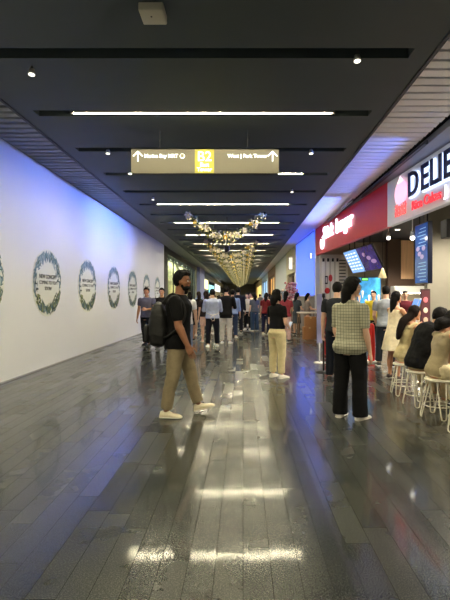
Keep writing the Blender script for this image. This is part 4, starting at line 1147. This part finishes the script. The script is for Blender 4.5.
# left background pair walking towards the viewer
mid('man in a patterned grey blue shirt with a lanyard walking towards the viewer', 147, 346, 287, 172, dict(armL=(25, 10, 80, 40), armR=(0, 10, 14, 10), legL=(14, 6, 3, 0, 6), legR=(-8, 10, 3, 0, 6)), top=(92, 92, 112), bottom=(22, 24, 30), shoes=(20, 20, 22), sole=(50, 50, 50), skin='mid')
mid('man in a black polo walking towards the viewer beside the patterned shirt man', 162, 343, 287, 178, dict(legL=(-8, 6, 3, 0, 6), legR=(12, 8, 3, 0, 6)), top=(24, 22, 24), bottom=(24, 24, 28), shoes=(20, 20, 22), sole=(50, 50, 50), skin='mid', height=1.72)
mid('person in a white tee half hidden behind the walking man', 184.5, 361, 284, 12, dict(armR=(6, 10, 20, 10)), top=(222, 222, 224), bottom=(120, 134, 160), style='short', shoes=(225, 225, 225), height=1.66, dist=10.05)
mid('slim woman in a black dress just right of the walking man\'s face', 190, 341, 292, 20, FP(), top=(18, 16, 18), dress=(.33, .01), sleeve=.4, style='long', shoes=(30, 30, 30), skin='mid')
mid('woman with long brown hair in a short black dress, bare legs', 199, 337, 292, 15, FP(), top=(20, 18, 20), dress=(.36, .01), style='verylong', haircol=(46, 30, 24), shoes=(200, 180, 160), height=1.64, dist=16.6)
mid('woman in a dark shirt and pink shorts left of the man in pale blue', 206, 342, 291.5, 10, FP(), top=(36, 28, 30), bottom=(214, 176, 160), cut='shorts', style='long', haircol=(44, 28, 22), shoes=(214, 176, 160), height=1.62)
root, s, up = mid('man in a pale blue shirt with white apron strings tied behind', 212.5, 347, 291, 8, dict(armL=(15, 12, 80, 30), armR=(15, 12, 80, 30), build=1.08, legL=(-4, 4, 5, 0, 6), legR=(4, 4, 5, 0, 6)), top=(172, 182, 214), bottom=(26, 28, 40), sleeve=1.1, shoes=(230, 230, 230), height=1.66)
bm = BM(); Hh = 1.66
tube(bm, [(-.17, -.05, .98), (-.1, -.125, .94), (0, -.145, .92), (.1, -.125, .94), (.17, -.05, .98)], [.01] * 5, 6, 3)
tube(bm, [(0, -.145, .92), (-.06, -.155, .84), (-.03, -.16, .78)], [.01, .008, .007], 6, 3); tube(bm, [(0, -.145, .92), (.05, -.155, .84), (.02, -.16, .76)], [.01, .008, .007], 6, 3)
obj('apron_strings', bm, cloth((216, 210, 200)), root, True)
mid('person in a long black shirt and white trousers beside the pale blue shirt man', 226, 347.5, 287.5, -8, dict(armR=(18, 12, 80, 20)), top=(18, 18, 22), bottom=(216, 212, 206), sleeve=1.5, hem=.45, style='bun', height=1.76, dist=13.8, shoes=(235, 235, 235))
mid('man in a light blue shirt and jeans behind the white trousers person', 232.5, 338, 290, 0, dict(), top=(130, 150, 200), bottom=(52, 66, 96), sleeve=1.5, height=1.68)
mid('tall man in a dark navy suit left of the garland line', 238, 333, 288, -4, dict(), top=(26, 30, 48), bottom=(22, 24, 34), sleeve=1.9, hem=.46, shoes=(20, 20, 20), height=1.8)
mid('woman in a white top and black trousers beside the suited man', 247.5, 330, 293, 160, FP(), top=(214, 206, 198), bottom=(22, 22, 26), style='long', height=1.6)
mid('woman in a grey top and blue denim trousers left of the red shirts', 254.5, 331, 293, 30, FP(armR=(10, 8, 80, 20)), top=(92, 98, 108), bottom=(62, 84, 112), style='long', cut='wide', height=1.6)
mid('woman in a dark red top and navy trousers left of the cream trousers woman', 266, 334.5, 291, -20, FP(armR=(10, 8, 60, 20)), top=(112, 34, 38), bottom=(30, 32, 60), style='long', height=1.6)
mid('woman in a cream top right behind the red top woman', 270, 325, 291, 20, FP(), top=(206, 190, 150), bottom=(40, 40, 50), style='long', height=1.6)
mid('woman in a pink red top and pale pink trousers beyond the cream trousers woman', 285.5, 342, 290.5, -25, FP(armR=(20, 8, 80, 20), armL=(20, 8, 80, 20)), top=(150, 60, 70), bottom=(214, 180, 176), style='long', cut='straight', shoes=(30, 28, 30), height=1.62)
mid('woman in a slate grey dress standing behind the far service table', 296.5, 335, 292, -60, FP(armR=(20, 8, 60, 20)), top=(58, 66, 74), dress=(.28, .02), style='long', shoes=(40, 40, 40), height=1.6, dist=16.9)
mid('woman in a taupe dress facing right behind the far service table', 307, 335, 291, -88, FP(armR=(30, 8, 60, 10), armL=(30, 8, 60, 10)), top=(130, 118, 112), dress=(.25, .02), style='long', height=1.58, dist=16.5, shoes=(40, 40, 40))
mid('kitchen worker in a yellow tee behind the counter', 374, 340, 294, 150, dict(), top=(214, 190, 50), bottom=(40, 40, 44), style='cap', haircol=(20, 24, 30), height=1.6, dist=12.4)
mid('kitchen worker in a maroon shirt near the hatch behind the woman in white', 405, 340, 294, 170, dict(), top=(90, 30, 40), bottom=(40, 40, 44), style='cap', haircol=(20, 20, 22), height=1.6, dist=12.2)
# far crowd: a few builds copied with their own clothes
arch = []
for i, (fem, sty, dr) in enumerate(((True, 'long', None), (False, 'short', None), (True, 'bob', (.34, .02)), (False, 'short', None))):
    P = dict(female=fem, armR=(12, 8, 40 + i * 15, 20), legL=(6 - i * 4, 5, 3, 0, 6))
    kw = dict(dress=dr) if dr else {}
    arch.append(person('x', 243, 24 + i, 1.66 if not fem else 1.58, 0, P, style=sty, voxel=.022, top=(30, 30, 32), bottom=(40, 42, 50), **kw)[0])
CW = {'white': (216, 212, 206), 'black': (20, 20, 22), 'red': (116, 40, 42), 'navy': (32, 38, 66), 'grey': (118, 120, 124), 'sky blue': (140, 164, 206), 'pink': (214, 150, 150), 'tan': (176, 146, 110), 'green': (70, 92, 70), 'cream': (222, 206, 170)}
tops = list(CW); rnd = random.Random(21)
spots = []
taken = [(o.location.x, o.location.y) for o in bpy.data.objects if o.get('category') == 'person']
for i in range(46):
    d = 21.5 + i * .72 + rnd.uniform(-.3, .3)
    px = rnd.uniform(205, 243) if i % 3 == 0 else rnd.uniform(228, 270) if i % 3 == 1 else rnd.uniform(196, 282)
    X = R(px, d)
    if X < WL + .5: X = WL + rnd.uniform(.5, 1.2)
    if X > 2.2: X = 2.2 - rnd.uniform(0, .5)
    if any(abs(X - a) < .6 and abs(d - b) < .65 for a, b in spots + taken): continue
    spots.append((X, d))
used = {}
for i, (X, d) in enumerate(spots):
    a = i % 4; o = arch[a] if i < 4 else copy_tree(arch[a])
    o.location = (X, d, 0); o.rotation_euler.z = rnd.choice((0, 0, .3, -.4, 3.1, 2.8, 1.4, -1.5))
    tn = tops[(i * 7 + i // 10) % 10]; bn = ('black', 'navy', 'grey', 'white')[(i // 3) % 4]
    for ch in o.children:
        if ch.name.startswith(('shirt', 'dress', 'trousers')):
            ch.material_slots[0].link = 'OBJECT'
            ch.material_slots[0].material = cloth(CW[tn if not ch.name.startswith('trousers') else bn])
    kind = ('long haired woman, %s top, %s trousers', 'man, %s shirt, %s trousers', 'woman with bobbed hair, %s dress%s', 'short haired man, %s tee, %s trousers')[a] % ((tn, bn) if a != 2 else (tn, ''))
    where = ('left of', 'middle of', 'right of')[0 if X < -1.4 else 2 if X > .6 else 1]
    o['label'] = kind + ', ' + where + (' near crowd' if d < 30 else ' far crowd' if d < 42 else ' most distant crowd')
    o['group'] = 'distant crowd'

# ================================================================== LIGHTS
def area(name, loc, rot, sx, sy, power, col, shape='RECTANGLE', spread=PI):
    l = bpy.data.lights.new(name, 'AREA'); l.shape = shape; l.size = sx; l.size_y = sy; l.energy = power; l.color = col; l.spread = spread
    o = bpy.data.objects.new(name, l); COL.objects.link(o); o.location = loc; o.rotation_euler = rot
    return o
# blue wash lamps on the ledge over the right-hand shops, aimed at the ceiling edge and the left wall
def wash(loc, target, power, col, angle, lab_, blend=.8):
    t = thing('wash_light', lab_, 'spotlight', loc)
    v = (Vector(target) - Vector(loc)).normalized()
    q = v.to_track_quat('-Z', 'Y').to_matrix().to_4x4()
    bm = BM(); box(bm, -.07, .07, -.05, .05, -.03, .09, .012, q); obj('lamp_housing', bm, plain((24, 24, 28)), t)
    l = bpy.data.lights.new('wash', 'SPOT'); l.energy = power; l.color = col; l.spot_size = math.radians(angle); l.spot_blend = blend; l.shadow_soft_size = .06
    o = bpy.data.objects.new('beam', l); COL.objects.link(o); o.parent = t; o.matrix_basis = Matrix.Translation(v * .06) @ q
    return t
BL = (.12, .25, 1.0)
def cove(y0, y1, power, lab_):
    yc = (y0 + y1) / 2; L = y1 - y0
    t = thing('cove_light', lab_, 'light', (SLX1 if yc < 12 else fx(yc) - .1, yc, CEIL - .035))
    bm = BM(); box(bm, .0, .06, -L / 2, L / 2, -.05, -.042); box(bm, .04, .06, -L / 2, L / 2, -.05, .02); obj('housing', bm, plain((60, 60, 66)), t)
    bm = BM(); box(bm, .045, .058, -.02, .02, .02, .035); obj('bracket', bm, plain((60, 60, 66)), t)
    o = area('beam', (.02, 0, -.01), (0, math.radians(90 - 2), 0), .05, L, power, BL, spread=math.radians(36)); o.parent = t
cove(7.4, 11.4, 6, 'slim cove light of blue glow above the pale fascia')
cove(11.8, 16.8, 24, 'slim cove light of blue glow above the red fascia')
# shop lighting: downlights inside the food shops
def down(loc, power, col, size, lab_):
    t = thing('recessed_downlight', lab_, 'light', loc)
    bm = BM(); cyl(bm, (0, 0, 0), (0, 0, -.02), .09, seg=20); obj('bezel', bm, plain((220, 220, 220)), t)
    bm = BM(); cyl(bm, (0, 0, -.021), (0, 0, -.026), .07, seg=20); obj('lens', bm, glow((255, 245, 225), 6), t)
    l = bpy.data.lights.new('downlight', 'SPOT'); l.energy = power; l.color = col; l.spot_size = math.radians(140); l.spot_blend = .6; l.shadow_soft_size = size
    o = bpy.data.objects.new('beam', l); COL.objects.link(o); o.parent = t; o.location = (0, 0, -.05)
WC = (1, .9, .74)
for i, (x_, y_, p_) in enumerate(((4.6, 13.4, 260), (5.4, 11.2, 220), (4.5, 8.2, 200), (4.4, 5.8, 170), (4.2, 3.2, 140))):
    down((x_, y_, 3.45), p_, WC, .12, ('round downlight over the service counter', 'round downlight deep inside the burger shop', 'round downlight in front of the beige wall', 'round downlight over the dining counter', 'round downlight over the near end of the dining counter')[i])
for i, y_ in enumerate((28, 34)):
    area('shop_glow', (WL - .3, y_, 3.66), (0, 0, 0), .12, 5, 36, (1, .95, .75))  # added fill lamps without fittings, behind the left panes, to brighten the curtain
w = bpy.data.worlds.new('World'); S.world = w; w.use_nodes = True
bg = w.node_tree.nodes['Background']; bg.inputs[0].default_value = (.5, .55, .6, 1); bg.inputs[1].default_value = .15

cam = bpy.data.cameras.new('Camera'); co = bpy.data.objects.new('Camera', cam); COL.objects.link(co); S.camera = co
co.location = (0, 0, CAMZ); co.rotation_euler = (PI / 2, 0, 0)
cam.sensor_fit = 'VERTICAL'; cam.sensor_height = 24; cam.lens = 24 * F / 600
cam.shift_x = -(VX - 225) / 600; cam.shift_y = (VY - 300) / 600
cam.clip_end = 200
S.view_settings.view_transform = 'Standard'; S.view_settings.look = 'None'; S.view_settings.gamma = 1; S.view_settings.use_curve_mapping = False
S.view_settings.exposure = 2.28
bpy.data.scenes.remove(WS)
